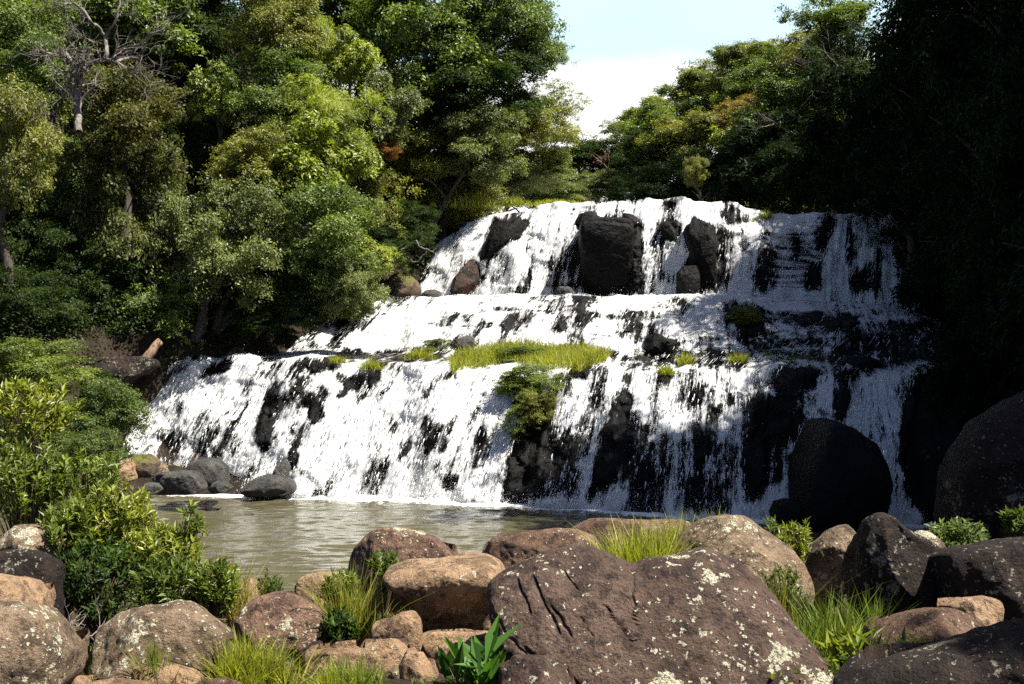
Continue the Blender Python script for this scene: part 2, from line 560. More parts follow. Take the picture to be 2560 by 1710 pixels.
FLOW = np.zeros(xx.shape)
WATER = [
    ([(300, 1000), (330, 935), (420, 905), (560, 890), (700, 886), (760, 872), (1100, 870), (1560, 872), (1800, 868), (1990, 905), (2080, 930), (2330, 905), (2330, 930), (2262, 965), (2225, 1090), (2230, 1140), (2260, 1250), (2300, 1300), (2300, 1340), (300, 1290), (320, 1200), (280, 1100), (260, 1040)], 0.80),
    ([(700, 890), (730, 840), (760, 800), (840, 790), (870, 840), (900, 800), (950, 744), (1000, 738), (1860, 738), (1800, 800), (1790, 840), (1850, 860), (1900, 900), (1560, 890), (1100, 885)], 0.81),
    ([(1045, 745), (1060, 690), (1085, 620), (1130, 570), (1250, 528), (1400, 500), (1700, 495), (1880, 515), (1910, 545), (1890, 600), (1830, 700), (1815, 745)], 0.84),
    ([(1870, 530), (2245, 530), (2245, 600), (2215, 640), (2260, 665), (2290, 700), (2310, 745), (2340, 765), (1815, 755), (1830, 690), (1880, 600)], 0.62),
    ([(1815, 735), (2320, 735), (2390, 790), (2385, 812), (2200, 815), (2160, 805), (1990, 775), (1850, 765)], 0.72),
    ([(1850, 765), (1990, 775), (2160, 805), (2380, 825), (2370, 900), (2280, 930), (2000, 920), (1900, 870), (1790, 840)], 0.48),
]
for p, v_ in WATER: FLOW[inside(p)] = v_
DARK = [   # (outline, flow left there)
    ([(1275, 551), (1295, 543), (1314, 557), (1304, 595), (1264, 610), (1233, 626), (1226, 656), (1199, 656), (1218, 606), (1226, 576), (1245, 557)], 0.0),
    ([(1176, 652), (1195, 660), (1197, 695), (1183, 737), (1126, 741), (1134, 698), (1153, 672)], 0.0),
    ([(1452, 551), (1571, 551), (1600, 560), (1605, 600), (1600, 735), (1459, 741), (1454, 664), (1448, 595)], 0.05),
    ([(1378, 640), (1410, 605), (1450, 605), (1456, 740), (1370, 740)], 0.42),
    ([(1230, 640), (1290, 640), (1280, 735), (1215, 735)], 0.60),
    ([(1580, 620), (1610, 620), (1605, 740), (1578, 740)], 0.30),
    ([(1649, 560), (1670, 549), (1693, 580), (1693, 630), (1666, 603)], 0.05),
    ([(1714, 557), (1752, 553), (1783, 572), (1779, 733), (1698, 735), (1696, 675), (1717, 660), (1714, 595)], 0.0),
    ([(1783, 575), (1850, 590), (1830, 670), (1815, 738), (1782, 738)], 0.36),
    ([(2045, 545), (2066, 545), (2068, 640), (2040, 600)], 0.08),
    ([(2102, 550), (2120, 545), (2130, 700), (2110, 660)], 0.22),
    ([(2190, 625), (2203, 630), (2205, 745), (2180, 745), (2188, 680)], 0.03),
    ([(2120, 690), (2180, 650), (2180, 740), (2125, 740)], 0.25),
    ([(1985, 560), (2000, 555), (1990, 640), (1975, 650)], 0.12),
    ([(2000, 690), (2050, 660), (2040, 740), (2000, 740)], 0.2),
    ([(1885, 640), (1930, 620), (1925, 740), (1885, 730)], 0.25),
    ([(1252, 800), (1275, 783), (1318, 783), (1310, 815), (1285, 838), (1250, 836)], 0.32),
    ([(1379, 846), (1385, 815), (1405, 800), (1417, 808), (1400, 842)], 0.08),
    ([(1421, 790), (1450, 779), (1498, 785), (1495, 815), (1425, 820)], 0.42),
    ([(1551, 785), (1570, 772), (1584, 785), (1580, 813), (1555, 808)], 0.35),
    ([(1345, 750), (1360, 748), (1358, 766), (1343, 766)], 0.15),
    ([(1429, 748), (1494, 744), (1494, 766), (1430, 764)], 0.35),
    ([(1668, 748), (1700, 748), (1700, 763), (1672, 763)], 0.3),
    ([(1540, 800), (1600, 810), (1610, 850), (1540, 850)], 0.62),
    ([(1802, 790), (1830, 764), (1901, 770), (1905, 817), (1840, 817)], 0.0),
    ([(1840, 817), (1913, 820), (1920, 840), (1850, 842)], 0.0),
    ([(1982, 793), (2035, 790), (2039, 813), (1985, 812)], 0.03),
    ([(2047, 792), (2130, 792), (2150, 805), (2143, 829), (2060, 827)], 0.08),
    ([(2204, 818), (2230, 810), (2384, 812), (2384, 830), (2210, 828)], 0.05),
    ([(2043, 905), (2110, 850), (2200, 840), (2369, 838), (2360, 905), (2250, 915)], 0.30),
    ([(1928, 935), (1990, 925), (2055, 935), (2040, 978), (1985, 985), (1930, 978)], 0.04),
    ([(1894, 995), (1990, 985), (1985, 1020), (1960, 1080), (1900, 1090)], 0.06),
    ([(1867, 1000), (1930, 988), (1925, 1080), (1915, 1180), (1890, 1264), (1867, 1264), (1862, 1150)], 0.04),
    ([(1925, 1030), (1990, 1010), (2005, 1080), (1990, 1200), (1930, 1210)], 0.36),
    ([(2074, 985), (2095, 965), (2116, 975), (2110, 1049), (2078, 1049)], 0.06),
    ([(2060, 935), (2180, 930), (2170, 960), (2080, 965)], 0.30),
    ([(2170, 1000), (2200, 1010), (2190, 1070), (2165, 1060)], 0.45),
    ([(1291, 1034), (1330, 1000), (1400, 985), (1383, 1030), (1360, 1118), (1353, 1250), (1261, 1250), (1268, 1157), (1295, 1080)], 0.02),
    ([(1353, 1100), (1420, 1060), (1460, 1120), (1440, 1250), (1353, 1250)], 0.42),
    ([(1529, 1019), (1550, 975), (1580, 985), (1590, 1030), (1586, 1118), (1552, 1172), (1517, 1233), (1468, 1248), (1479, 1157), (1510, 1088)], 0.14),
    ([(1724, 1068), (1790, 1061), (1763, 1157), (1724, 1183)], 0.22),
    ([(1774, 1015), (1805, 1005), (1803, 1049), (1778, 1052)], 0.03),
    ([(1705, 1215), (1760, 1190), (1824, 1200), (1820, 1285), (1700, 1285)], 0.32),
    ([(1600, 1120), (1690, 1100), (1700, 1280), (1590, 1270)], 0.58),
    ([(1700, 1090), (1860, 1050), (1862, 1270), (1700, 1285)], 0.52),
    ([(1724, 1068), (1790, 1061), (1763, 1157), (1724, 1183)], 0.2),
    ([(1103, 1190), (1145, 1183), (1140, 1233), (1110, 1238)], 0.28),
    ([(1061, 1075), (1092, 1045), (1098, 1080), (1085, 1115), (1063, 1125)], 0.25),
    ([(1180, 1070), (1214, 1055), (1216, 1165), (1180, 1170)], 0.35),
    ([(1559, 935), (1590, 928), (1580, 972), (1560, 970)], 0.03),
    ([(1640, 925), (1682, 922), (1668, 955), (1645, 956)], 0.0),
    ([(1425, 905), (1470, 915), (1462, 945), (1430, 950)], 0.0),
    ([(1385, 950), (1430, 935), (1435, 985), (1395, 1000)], 0.35),
    ([(675, 973), (712, 963), (700, 1026), (692, 1095), (678, 1134), (629, 1120), (633, 1065), (660, 1011)], 0.07),
    ([(735, 1075), (778, 1065), (765, 1120), (745, 1190), (715, 1190), (720, 1120)], 0.22),
    ([(775, 1007), (809, 994), (806, 1061), (775, 1068)], 0.02),
    ([(800, 965), (808, 958), (818, 970), (817, 995), (797, 992)], 0.0),
    ([(700, 970), (770, 940), (780, 1000), (740, 1060), (705, 1060)], 0.58),
    ([(859, 938), (898, 932), (894, 969), (863, 978)], 0.0),
    ([(854, 985), (880, 978), (872, 1003), (852, 1003)], 0.05),
    ([(913, 936), (951, 928), (950, 960), (915, 975)], 0.12),
    ([(745, 925), (770, 900), (829, 895), (840, 920), (780, 936)], 0.12),
    ([(820, 915), (845, 905), (860, 930), (840, 950)], 0.10),
    ([(455, 984), (464, 984), (458, 1053), (446, 1055)], 0.18),
    ([(507, 930), (540, 910), (590, 900), (583, 925), (530, 936)], 0.02),
    ([(405, 1085), (446, 1075), (436, 1141), (407, 1141)], 0.48),
    ([(470, 1040), (540, 1020), (520, 1120), (470, 1130)], 0.62),
    ([(1060, 1000), (1085, 965), (1134, 928), (1145, 945), (1100, 965), (1072, 1004)], 0.03),
    ([(840, 880), (1100, 880), (1120, 902), (1000, 905), (840, 905)], 0.18),
    ([(1500, 878), (1800, 870), (1900, 895), (1850, 930), (1560, 905)], 0.40),
    ([(770, 880), (780, 840), (800, 838), (800, 870)], 0.3),
    ([(820, 870), (845, 800), (860, 800), (850, 870)], 0.3),
    ([(1040, 715), (1062, 690), (1085, 620), (1140, 572), (1140, 600), (1100, 650), (1085, 690), (1060, 730)], 0.75),
    ([(1380, 560), (1430, 556), (1430, 590), (1380, 580)], 0.62),
    ([(1640, 505), (1660, 502), (1668, 535), (1645, 530)], 0.45),
    ([(1790, 535), (1870, 550), (1860, 570), (1800, 555)], 0.1),
    ([(1790, 510), (1880, 530), (1870, 545), (1800, 530)], 0.55),
]
for p, v_ in DARK:
    k = inside(p); FLOW[k] = np.minimum(FLOW[k], v_)
STREAM = [  # strong single streams laid over the shaded cliff
    ([(1870, 560), (1920, 545), (1890, 620), (1885, 740), (1815, 745), (1835, 660)], 0.95),
    ([(2075, 540), (2096, 540), (2094, 600), (2110, 660), (2120, 745), (2055, 745), (2070, 640)], 0.92),
    ([(2170, 590), (2245, 560), (2240, 620), (2212, 640), (2225, 745), (2203, 745), (2204, 630)], 0.80),
    ([(2212, 640), (2255, 665), (2290, 700), (2305, 750), (2215, 752)], 0.74),
    ([(1920, 570), (2040, 560), (2040, 590), (1960, 600), (1910, 640)], 0.62),
    ([(2050, 940), (2085, 940), (2070, 1000), (2030, 1060), (1990, 1130), (1975, 1130), (2000, 1040)], 0.84),
    ([(2120, 960), (2200, 935), (2320, 905), (2330, 925), (2262, 968), (2250, 1060), (2232, 1130), (2210, 1120), (2180, 1060), (2120, 1020)], 0.76),
    ([(2180, 1100), (2205, 1100), (2230, 1150), (2254, 1245), (2296, 1300), (2174, 1310), (2200, 1230), (2202, 1180)], 0.88),
    ([(1910, 1262), (1960, 1215), (2000, 1205), (1998, 1250), (1960, 1285), (1900, 1295)], 0.88),
    ([(1880, 880), (2080, 930), (2050, 945), (1940, 925)], 0.6),
]
for p, v_ in STREAM:
    k = inside(p); FLOW[k] = np.maximum(FLOW[k], v_)
FLOW_S = blur(blur(FLOW, 4), 4)
BULGE = blur(blur(np.clip(0.4 - FLOW, 0, 0.4) / 0.4 * (blur(FLOW, 18) > 0.12), 4), 4)


def raster(a, px, py):
    fx = np.clip(np.asarray(px) / 2.0, 0, SX - 1.01); fy = np.clip((np.asarray(py) - 400) / 2.0, 0, SY - 1.01)
    ix, iy = fx.astype(int), fy.astype(int)
    ax, ay = fx - ix, fy - iy
    return (a[iy, ix] * (1 - ax) + a[iy, ix + 1] * ax) * (1 - ay) + (a[iy + 1, ix] * (1 - ax) + a[iy + 1, ix + 1] * ax) * ay


wq = np.stack([GX * 0.030, GY * 0.016, 0 * GX], -1)
wpx = GX + 22 * fbm(wq, 4, 61, 0.65); wpy = GY + 18 * fbm(wq, 3, 62, 0.65)
flow_v = raster(FLOW_S, wpx, wpy)
thin = np.clip((GX - 1050) / 500, 0, 1) * np.clip((1240 - GX) / 400 + 3.2, 0, 1) * (GY > 880)      # shallower sheet over the middle and right of the lower fall
flow_v = flow_v * (1 - 0.13 * thin)
bulge_v = raster(BULGE, wpx, wpy)
# the shape of the steps: broad buttresses and upright joints
q = SURF * np.array((0.42, 0.2, 0.30))
broad = fbm(q, 3, 11) * 0.75
cols = vnoise(SURF * np.array((1.3, 0.3, 0.22)), 5) * 0.22
edge = np.clip(np.minimum(np.arange(NJ)[:, None] / 6.0, 1), 0, 1)
kn = fbm(SURF * np.array((0.75, 0.3, 1.0)), 3, 71)
kn = np.clip((kn - 0.02) / 0.30, 0, 1); kn = kn * kn * (3 - 2 * kn) * 0.14
smooth_d = (broad + cols + kn) * edge
SM = SURF.copy()
SM[..., 1] -= smooth_d
SM[..., 2] += smooth_d * 0.15
fine = fbm(SURF * np.array((2.2, 1.0, 1.4)), 5, 21, 0.6) * 0.34
blocks = np.round(vnoise(SURF * np.array((1.1, 0.6, 0.9)), 33) * 2.5) / 2.5 * 0.16
ROCK = SM.copy()
dd = fine + blocks - 0.20 + bulge_v * 0.34
ROCK[..., 1] -= dd
ROCK[..., 2] += dd * 0.25
tag(mesh_np('rock_ledges', ROCK.reshape(-1, 3), grid_faces(NJ, NI), M['wet'], smooth=True), kind='structure')

WAT = SM.copy()
arc = np.concatenate([np.zeros((1, NI)), np.cumsum(np.linalg.norm(np.diff(SURF, axis=0), axis=2), 0)])
SL = lin(PXC, [(180, 0.25), (600, 0.30), (1100, 0.28), (1500, 0.22), (1900, 0.12), (2050, 0.25), (2300, 0.1), (2480, 0)])
uvx = SURF[..., 0] - SL[None, :] * arc
sp1 = fbm(np.stack([uvx * 1.25, arc * 0.42, 0 * arc], -1), 4, 301, 0.6)            # upright splits round stones under the sheet
sp2 = fbm(np.stack([SURF[..., 0] * 0.55, SURF[..., 2] * 3.2, 0 * arc], -1), 3, 302, 0.6)   # broken lines along the ledges
mid = ((GY < 890) & (GY > 735))
spl = np.clip((sp1 - 0.14) / 0.22, 0, 1) * 0.55 + np.clip((sp2 - 0.16) / 0.2, 0, 1) * np.where(mid, 0.5, 0.22)
flow_v = flow_v * (1 - np.clip(spl, 0, 0.55) * np.interp(GX, [1100, 1350, 1800, 1950], [0.85, 0.92, 0.85, 0.45]))
strand = fbm(np.stack([uvx * 2.6, arc * 0.35, 0 * arc], -1), 4, 55, 0.6)
w_off = 0.21 + strand * 0.20 * np.clip(flow_v * 1.4, 0, 1)
WAT[..., 1] -= w_off
WAT[..., 2] += w_off * 0.3
keep_q = np.maximum.reduce([flow_v[:-1, :-1], flow_v[1:, 1:], flow_v[:-1, 1:], flow_v[1:, :-1]]).ravel() > 0.02
wf = grid_faces(NJ, NI)[keep_q]
used, inv = np.unique(wf, return_inverse=True)
tag(mesh_np('waterfall_water', WAT.reshape(-1, 3)[used], inv.reshape(-1, 4), M['falls'], smooth=True,
            attrs={'flow': flow_v.ravel()[used]}, uv=np.stack([uvx, arc], -1).reshape(-1, 2)[used]), kind='structure')


def surf_at(j, i, arr):
    j = np.clip(j, 0, NJ - 1.01); i = np.clip(i, 0, NI - 1.01)
    a, b = j.astype(int), i.astype(int)
    u, v = (j - a), (i - b)
    if arr.ndim == 3: u, v = u[..., None], v[..., None]
    return (arr[a, b] * (1 - u) + arr[a + 1, b] * u) * (1 - v) + (arr[a, b + 1] * (1 - u) + arr[a + 1, b + 1] * u) * v


# strands and drops of falling water
rng = np.random.default_rng(3)
NS, KS = 8000, 6
jj = rng.uniform(8, NJ - 8, NS * 4); ii = rng.uniform(2, NI - 3, NS * 4)
pr = surf_at(jj, ii, flow_v)
ok = rng.uniform(size=len(pr)) < np.clip(pr * 1.1 - 0.2, 0, 0.9)
jj, ii = jj[ok][:NS], ii[ok][:NS]
NS = len(jj)
ln = rng.uniform(1, 6, NS)
st = np.linspace(0, 1, KS)
J = jj[:, None] - ln[:, None] * st
arc_here = surf_at(np.clip(J, 1, NJ - 2), np.repeat(ii[:, None], KS, 1), arc)
px_m = (PXC[1] - PXC[0]) / F * 40
slant = np.interp(PXC[ii.astype(int)], PXC, SL)
I = ii[:, None] + slant[:, None] * (arc_here - arc_here[:, :1]) / px_m
pos = surf_at(np.clip(J, 1, NJ - 2), I, WAT)
lift = rng.uniform(0.01, 0.16, NS)[:, None] * np.sin(np.pi * (0.15 + 0.7 * st))[None]
pos[..., 1] -= lift; pos[..., 2] += lift * 0.2
wd = rng.uniform(0.006, 0.024, NS)[:, None] * (1 - 0.75 * st)[None] * (0.4 + 0.6 * np.minimum(1, st * 6 + 0.2))[None]
lft = pos.copy(); lft[..., 0] -= wd; lft[..., 1] += wd * rng.uniform(-1, 1, NS)[:, None]
rgt = pos.copy(); rgt[..., 0] += wd; rgt[..., 1] -= wd * rng.uniform(-0.6, 0.6, NS)[:, None]
V = np.stack([lft, rgt], 2).reshape(-1, 3)
base = (np.arange(NS) * KS * 2)[:, None] + (np.arange(KS - 1) * 2)[None]
FS = np.stack([base, base + 1, base + 3, base + 2], -1).reshape(-1, 4)
# drops thrown off, thickest towards the foot of each fall
ND = 26000
jd = np.concatenate([rng.uniform(4, NJ - 8, ND * 2), 5 + np.abs(rng.normal(0, 9, ND * 2)), 205 + np.abs(rng.normal(0, 12, ND // 2))])
idd = rng.uniform(2, NI - 3, len(jd))
fl = surf_at(jd, idd, flow_v)
ok = rng.uniform(size=len(fl)) < np.clip(fl, 0, 0.95) * 0.6
jd, idd = jd[ok], idd[ok]
pd = surf_at(jd, idd, WAT)
thr = np.abs(rng.normal(0, 0.16, len(pd))) + 0.02
pd[:, 1] -= thr; pd[:, 2] += thr * rng.uniform(-0.3, 1.0, len(pd))
pd[:, 0] += rng.normal(0, 0.08, len(pd))
sz = rng.uniform(0.007, 0.020, len(pd))[:, None]
tet = np.stack([pd + norm(rng.normal(size=pd.shape)) * sz for _ in range(3)], 1).reshape(-1, 3)
FT = np.arange(len(tet)).reshape(-1, 3) + len(V)
tag(mesh_np('spray', np.concatenate([V, tet]), [FS, FT], M['spray'], smooth=False),
    'white strands and drops of spray thrown off the waterfall', 'spray', kind='stuff')

# ------------------------------------------------------------------ ground, pool
def left_edge(y): return np.interp(y, [0, 14, 20, 28, 33, 36, 38, 40, 43, 46, 50, 53, 56, 70, 120, 300], [-40, -30, -16, -15.5, -15, -14.4, -13.0, -10.6, -9.0, -7.2, -5.0, -3.4, -2.2, -0.5, 3, 30])


def right_edge(y): return np.interp(y, [0, 14, 20, 28, 33, 40, 50, 60, 80, 120, 300], [40, 30, 12.5, 12.0, 12.0, 15.5, 18.0, 17, 13, 12, 60])


def ground_z(x, y):
    x, y = np.asarray(x, float), np.asarray(y, float)
    bed = np.interp(y, [-50, 0, 21.5, 24, 34, 38, 44, 52, 58, 130, 400], [4.0, 3.3, 0.05, -1.2, -1.5, 1.5, 3.2, 7.5, 9.6, 10.8, 14])
    dl = np.clip(left_edge(y) - x, 0, None)
    dr = np.clip(x - right_edge(y), 0, None)
    rise = np.minimum(dl * 0.9, 9 + dl * 0.28) + np.minimum(dr * 1.1, 12 + dr * 0.3)
    rise = np.where(y < 22, rise * np.clip((y - 8) / 14, 0.0, 1) * 0.55, rise)
    lf = np.clip((y - 27) / 5, 0, 1)
    rise = np.where((x < 0) & (y < 33), np.minimum(rise, 2.0 + lf * 4 + dl * 0.3), rise)
    z = bed + rise
    shelf = 4.3 + np.clip(y - 38, 0, 8) * 0.3 + dl * 0.55          # the left bank stands on a rock shelf level with the lower fall's rim
    up = np.clip(dl / 1.2, 0, 1) * np.clip((y - 32.5) / 3, 0, 1)
    return np.where(x < 0, z + np.clip(shelf - z, 0, None) * up, z)


gx = np.concatenate([np.linspace(-400, -45, 12), np.linspace(-40, 40, 200), np.linspace(45, 400, 12)])
gy = np.concatenate([np.linspace(-60, 8, 10), np.linspace(9, 62, 160), np.linspace(65, 160, 30), np.linspace(180, 900, 12)])
X, Y = np.meshgrid(gx, gy)
Z = ground_z(X, Y)
Z = Z + fbm(np.stack([X * 0.5, Y * 0.5, 0 * X], -1), 4, 3) * np.where((Y > 22) & (Y < 33), 0.1, 0.22)
tag(mesh_np('ground', np.stack([X, Y, Z], -1).reshape(-1, 3), grid_faces(len(gy), len(gx)), M['soil']), kind='structure')

wx = np.linspace(-19, 16, 460)
wy = np.linspace(18, 40, 460)
X, Y = np.meshgrid(wx, wy)
wz = 0.040 * fbm(np.stack([X * 1.0, Y * 2.0, 0 * X], -1), 3, 91) + 0.022 * vnoise(np.stack([X * 2.2, Y * 4.6, 0 * X], -1), 92) + 0.010 * vnoise(np.stack([X * 4.5, Y * 8.5, 0 * X], -1), 93)
baseline = np.interp((X / np.maximum(Y, 1)) * F + CX, PXC, D0)
dist = baseline - Y
foam_a = np.exp(-np.clip(dist, 0, None) / 1.3) * np.where(dist < -3, 0, 1)
tag(mesh_np('pool_water', np.stack([X, Y, wz], -1).reshape(-1, 3), grid_faces(460, 460), M['pool'], attrs={'foam': foam_a.ravel()}), kind='structure')

# ------------------------------------------------------------------ boulders
def boulder(poly, d, thick, mat, label, lean=0.35, box=0.75, amp=0.05, group=None, res=(120, 60), grooves=(), seed=None, name='boulder', tuck=0.5, cat='boulder', chips=14):
    """a solid stone: outline (photo pixels) at distance d, rounded to `thick` metres in front and behind, its face leaning back by `lean`"""
    poly = np.asarray(poly, float)
    c = poly.mean(0)
    lo, hi = poly.min(0), poly.max(0)
    c = 0.5 * c + 0.25 * (lo + hi)
    nt_, nf = res
    th = np.linspace(0, 2 * math.pi, nt_, endpoint=False)
    dx, dy = np.cos(th), np.sin(th)
    r = np.zeros(nt_)
    for k in range(len(poly)):
        a, b = poly[k] - c, poly[(k + 1) % len(poly)] - c
        e = b - a
        den = dx * e[1] - dy * e[0]
        with np.errstate(all='ignore'):
            t = (a[0] * e[1] - a[1] * e[0]) / den
            s = (a[0] * dy - a[1] * dx) / den
        okk = (np.abs(den) > 1e-9) & (t > 0) & (s >= -1e-6) & (s <= 1 + 1e-6)
        r = np.where(okk, np.maximum(r, np.where(okk, t, 0)), r)
    for _ in range(2): r = 0.25 * np.roll(r, 1) + 0.5 * r + 0.25 * np.roll(r, -1)
    m2 = d / F
    ph = np.linspace(0.0, math.pi, nf)
    sp = np.sin(ph) ** box
    cp = np.sign(np.cos(ph)) * np.abs(np.cos(ph)) ** box
    ox = (r * dx)[None] * sp[:, None] * m2
    oz = -(r * dy)[None] * sp[:, None] * m2
    oy = (-cp * thick)[:, None] + 0 * ox
    oy = np.where(oy < 0, oy, oy * (1 + tuck))
    if d < 21:                                             # a shore stone is sunk into the ground
        gnd = float(ground_z((c[0] - CX) / F * d, d)) - 0.15
        zc_ = CAM_H - (c[1] - CY) / F * d
        lowest = zc_ + oz.min()
        if lowest > gnd: oz = np.where(oz < 0, oz * (zc_ - gnd) / (zc_ - lowest), oz)
    seed = seed if seed is not None else int(abs(c[0] * 7 + c[1] * 3)) % 997
    size = 0.5 * (ox.max() - ox.min() + oz.max() - oz.min())
    oy = oy + lean * oz
    if d < 21:                                             # the back slopes away below the top seen from the front
        oz = oz - np.clip(oy, 0, None) * np.clip((c[1] - CY) / F + 0.02, 0, 1) * 1.05 * (oz > 0)
    pts = np.stack([ox, oy, oz], -1)
    nrm_ = norm(np.stack([ox / (size ** 2), (oy - lean * oz) / (thick * size), oz / (size ** 2)], -1))
    fr = 2.2 / size
    h = fbm(pts * fr, 4, seed) * amp * size * 1.6
    facet = np.round(vnoise(pts * fr * 0.8 + 5, seed + 3) * 3) / 3
    h = h + facet * amp * size * 0.25
    front = np.clip(0.3 + np.abs(np.cos(ph))[:, None] * 1.5, 0.3, 1)
    h = h * front
    for (x1, y1, x2, y2, wid, dep) in grooves:
        pxx = c[0] + ox / m2; pyy = c[1] - oz / m2
        ux, uy = x2 - x1, y2 - y1
        L2 = ux * ux + uy * uy
        wob = 5 * vnoise(np.stack([pyy * 0.05, pxx * 0.05, 0 * pxx], -1), seed + 9)
        tt = np.clip(((pxx - x1) * ux + (pyy - y1) * uy) / L2, 0, 1)
        ds = np.hypot(pxx - x1 - tt * ux + wob, pyy - y1 - tt * uy)
        h = h - dep * np.exp(-(ds / wid) ** 2) * (cp[:, None] > -0.2) * np.clip(np.minimum(tt, 1 - tt) * 6 + 0.25, 0, 1)
    pts = pts + nrm_ * h[..., None]
    rg = np.random.default_rng(seed + 40)
    for k in range(chips):                                      # flat faces where pieces have broken away
        nn = norm(rg.normal(size=3) * (1.0, 0.6, 0.8) + np.array((0, -1.1, 0.25)))
        sd = pts @ nn
        cut = sd.max() * rg.uniform(0.72, 0.93)
        over = np.clip(sd - cut, 0, None) * 0.8 * np.clip(front * 1.2 - 0.25, 0, 1)
        pts = pts - over[..., None] * nn
    pts = pts + nrm_ * (fbm(pts * 5.0, 4, seed + 7, 0.6) * 0.035 * min(1.0, size * 1.5) * front)[..., None]
    o = mesh_np(name, pts.reshape(-1, 3), grid_faces(nf, nt_, True), mat, loc=tuple(P(c[0], c[1], d)))
    return tag(o, label, cat, group)


SH = 'boulders along the near shore'
BIG = [(1213, 1480), (1222, 1450), (1250, 1428), (1290, 1405), (1380, 1365), (1430, 1350), (1458, 1348), (1500, 1365), (1560, 1396), (1590, 1403), (1615, 1390), (1700, 1378), (1760, 1360), (1785, 1356), (1815, 1372), (1855, 1395), (1905, 1450), (1940, 1490), (1965, 1535), (2000, 1580), (2035, 1620), (2045, 1648), (2030, 1672), (1960, 1700), (1850, 1740), (1500, 1760), (1420, 1700), (1350, 1655), (1265, 1612), (1240, 1570), (1222, 1520)]
GR = [(1572, 1405, 1566, 1560, 5, 0.05), (1330, 1420, 1395, 1540, 6, 0.09), (1370, 1470, 1420, 1545, 5, 0.08), (1500, 1480, 1560, 1555, 5, 0.08),
      (1400, 1410, 1440, 1450, 4, 0.05), (1290, 1430, 1330, 1500, 5, 0.07), (1310, 1560, 1400, 1640, 6, 0.08), (1230, 1500, 1330, 1590, 5, 0.05), (1385, 1590, 1440, 1640, 5, 0.06), (1455, 1630, 1480, 1660, 5, 0.07), (1440, 1500, 1470, 1540, 4, 0.06)]
boulder(BIG, 10.6, 0.75, M['rock'], 'largest boulder, a broad tilted slab spotted with white lichen and cut by slanting cracks', 0.85, 0.55, 0.020, SH, (700, 260), [(a, b, c, d_, w_ * 0.7, dp * 0.6) for a, b, c, d_, w_, dp in GR], seed=12, chips=0)
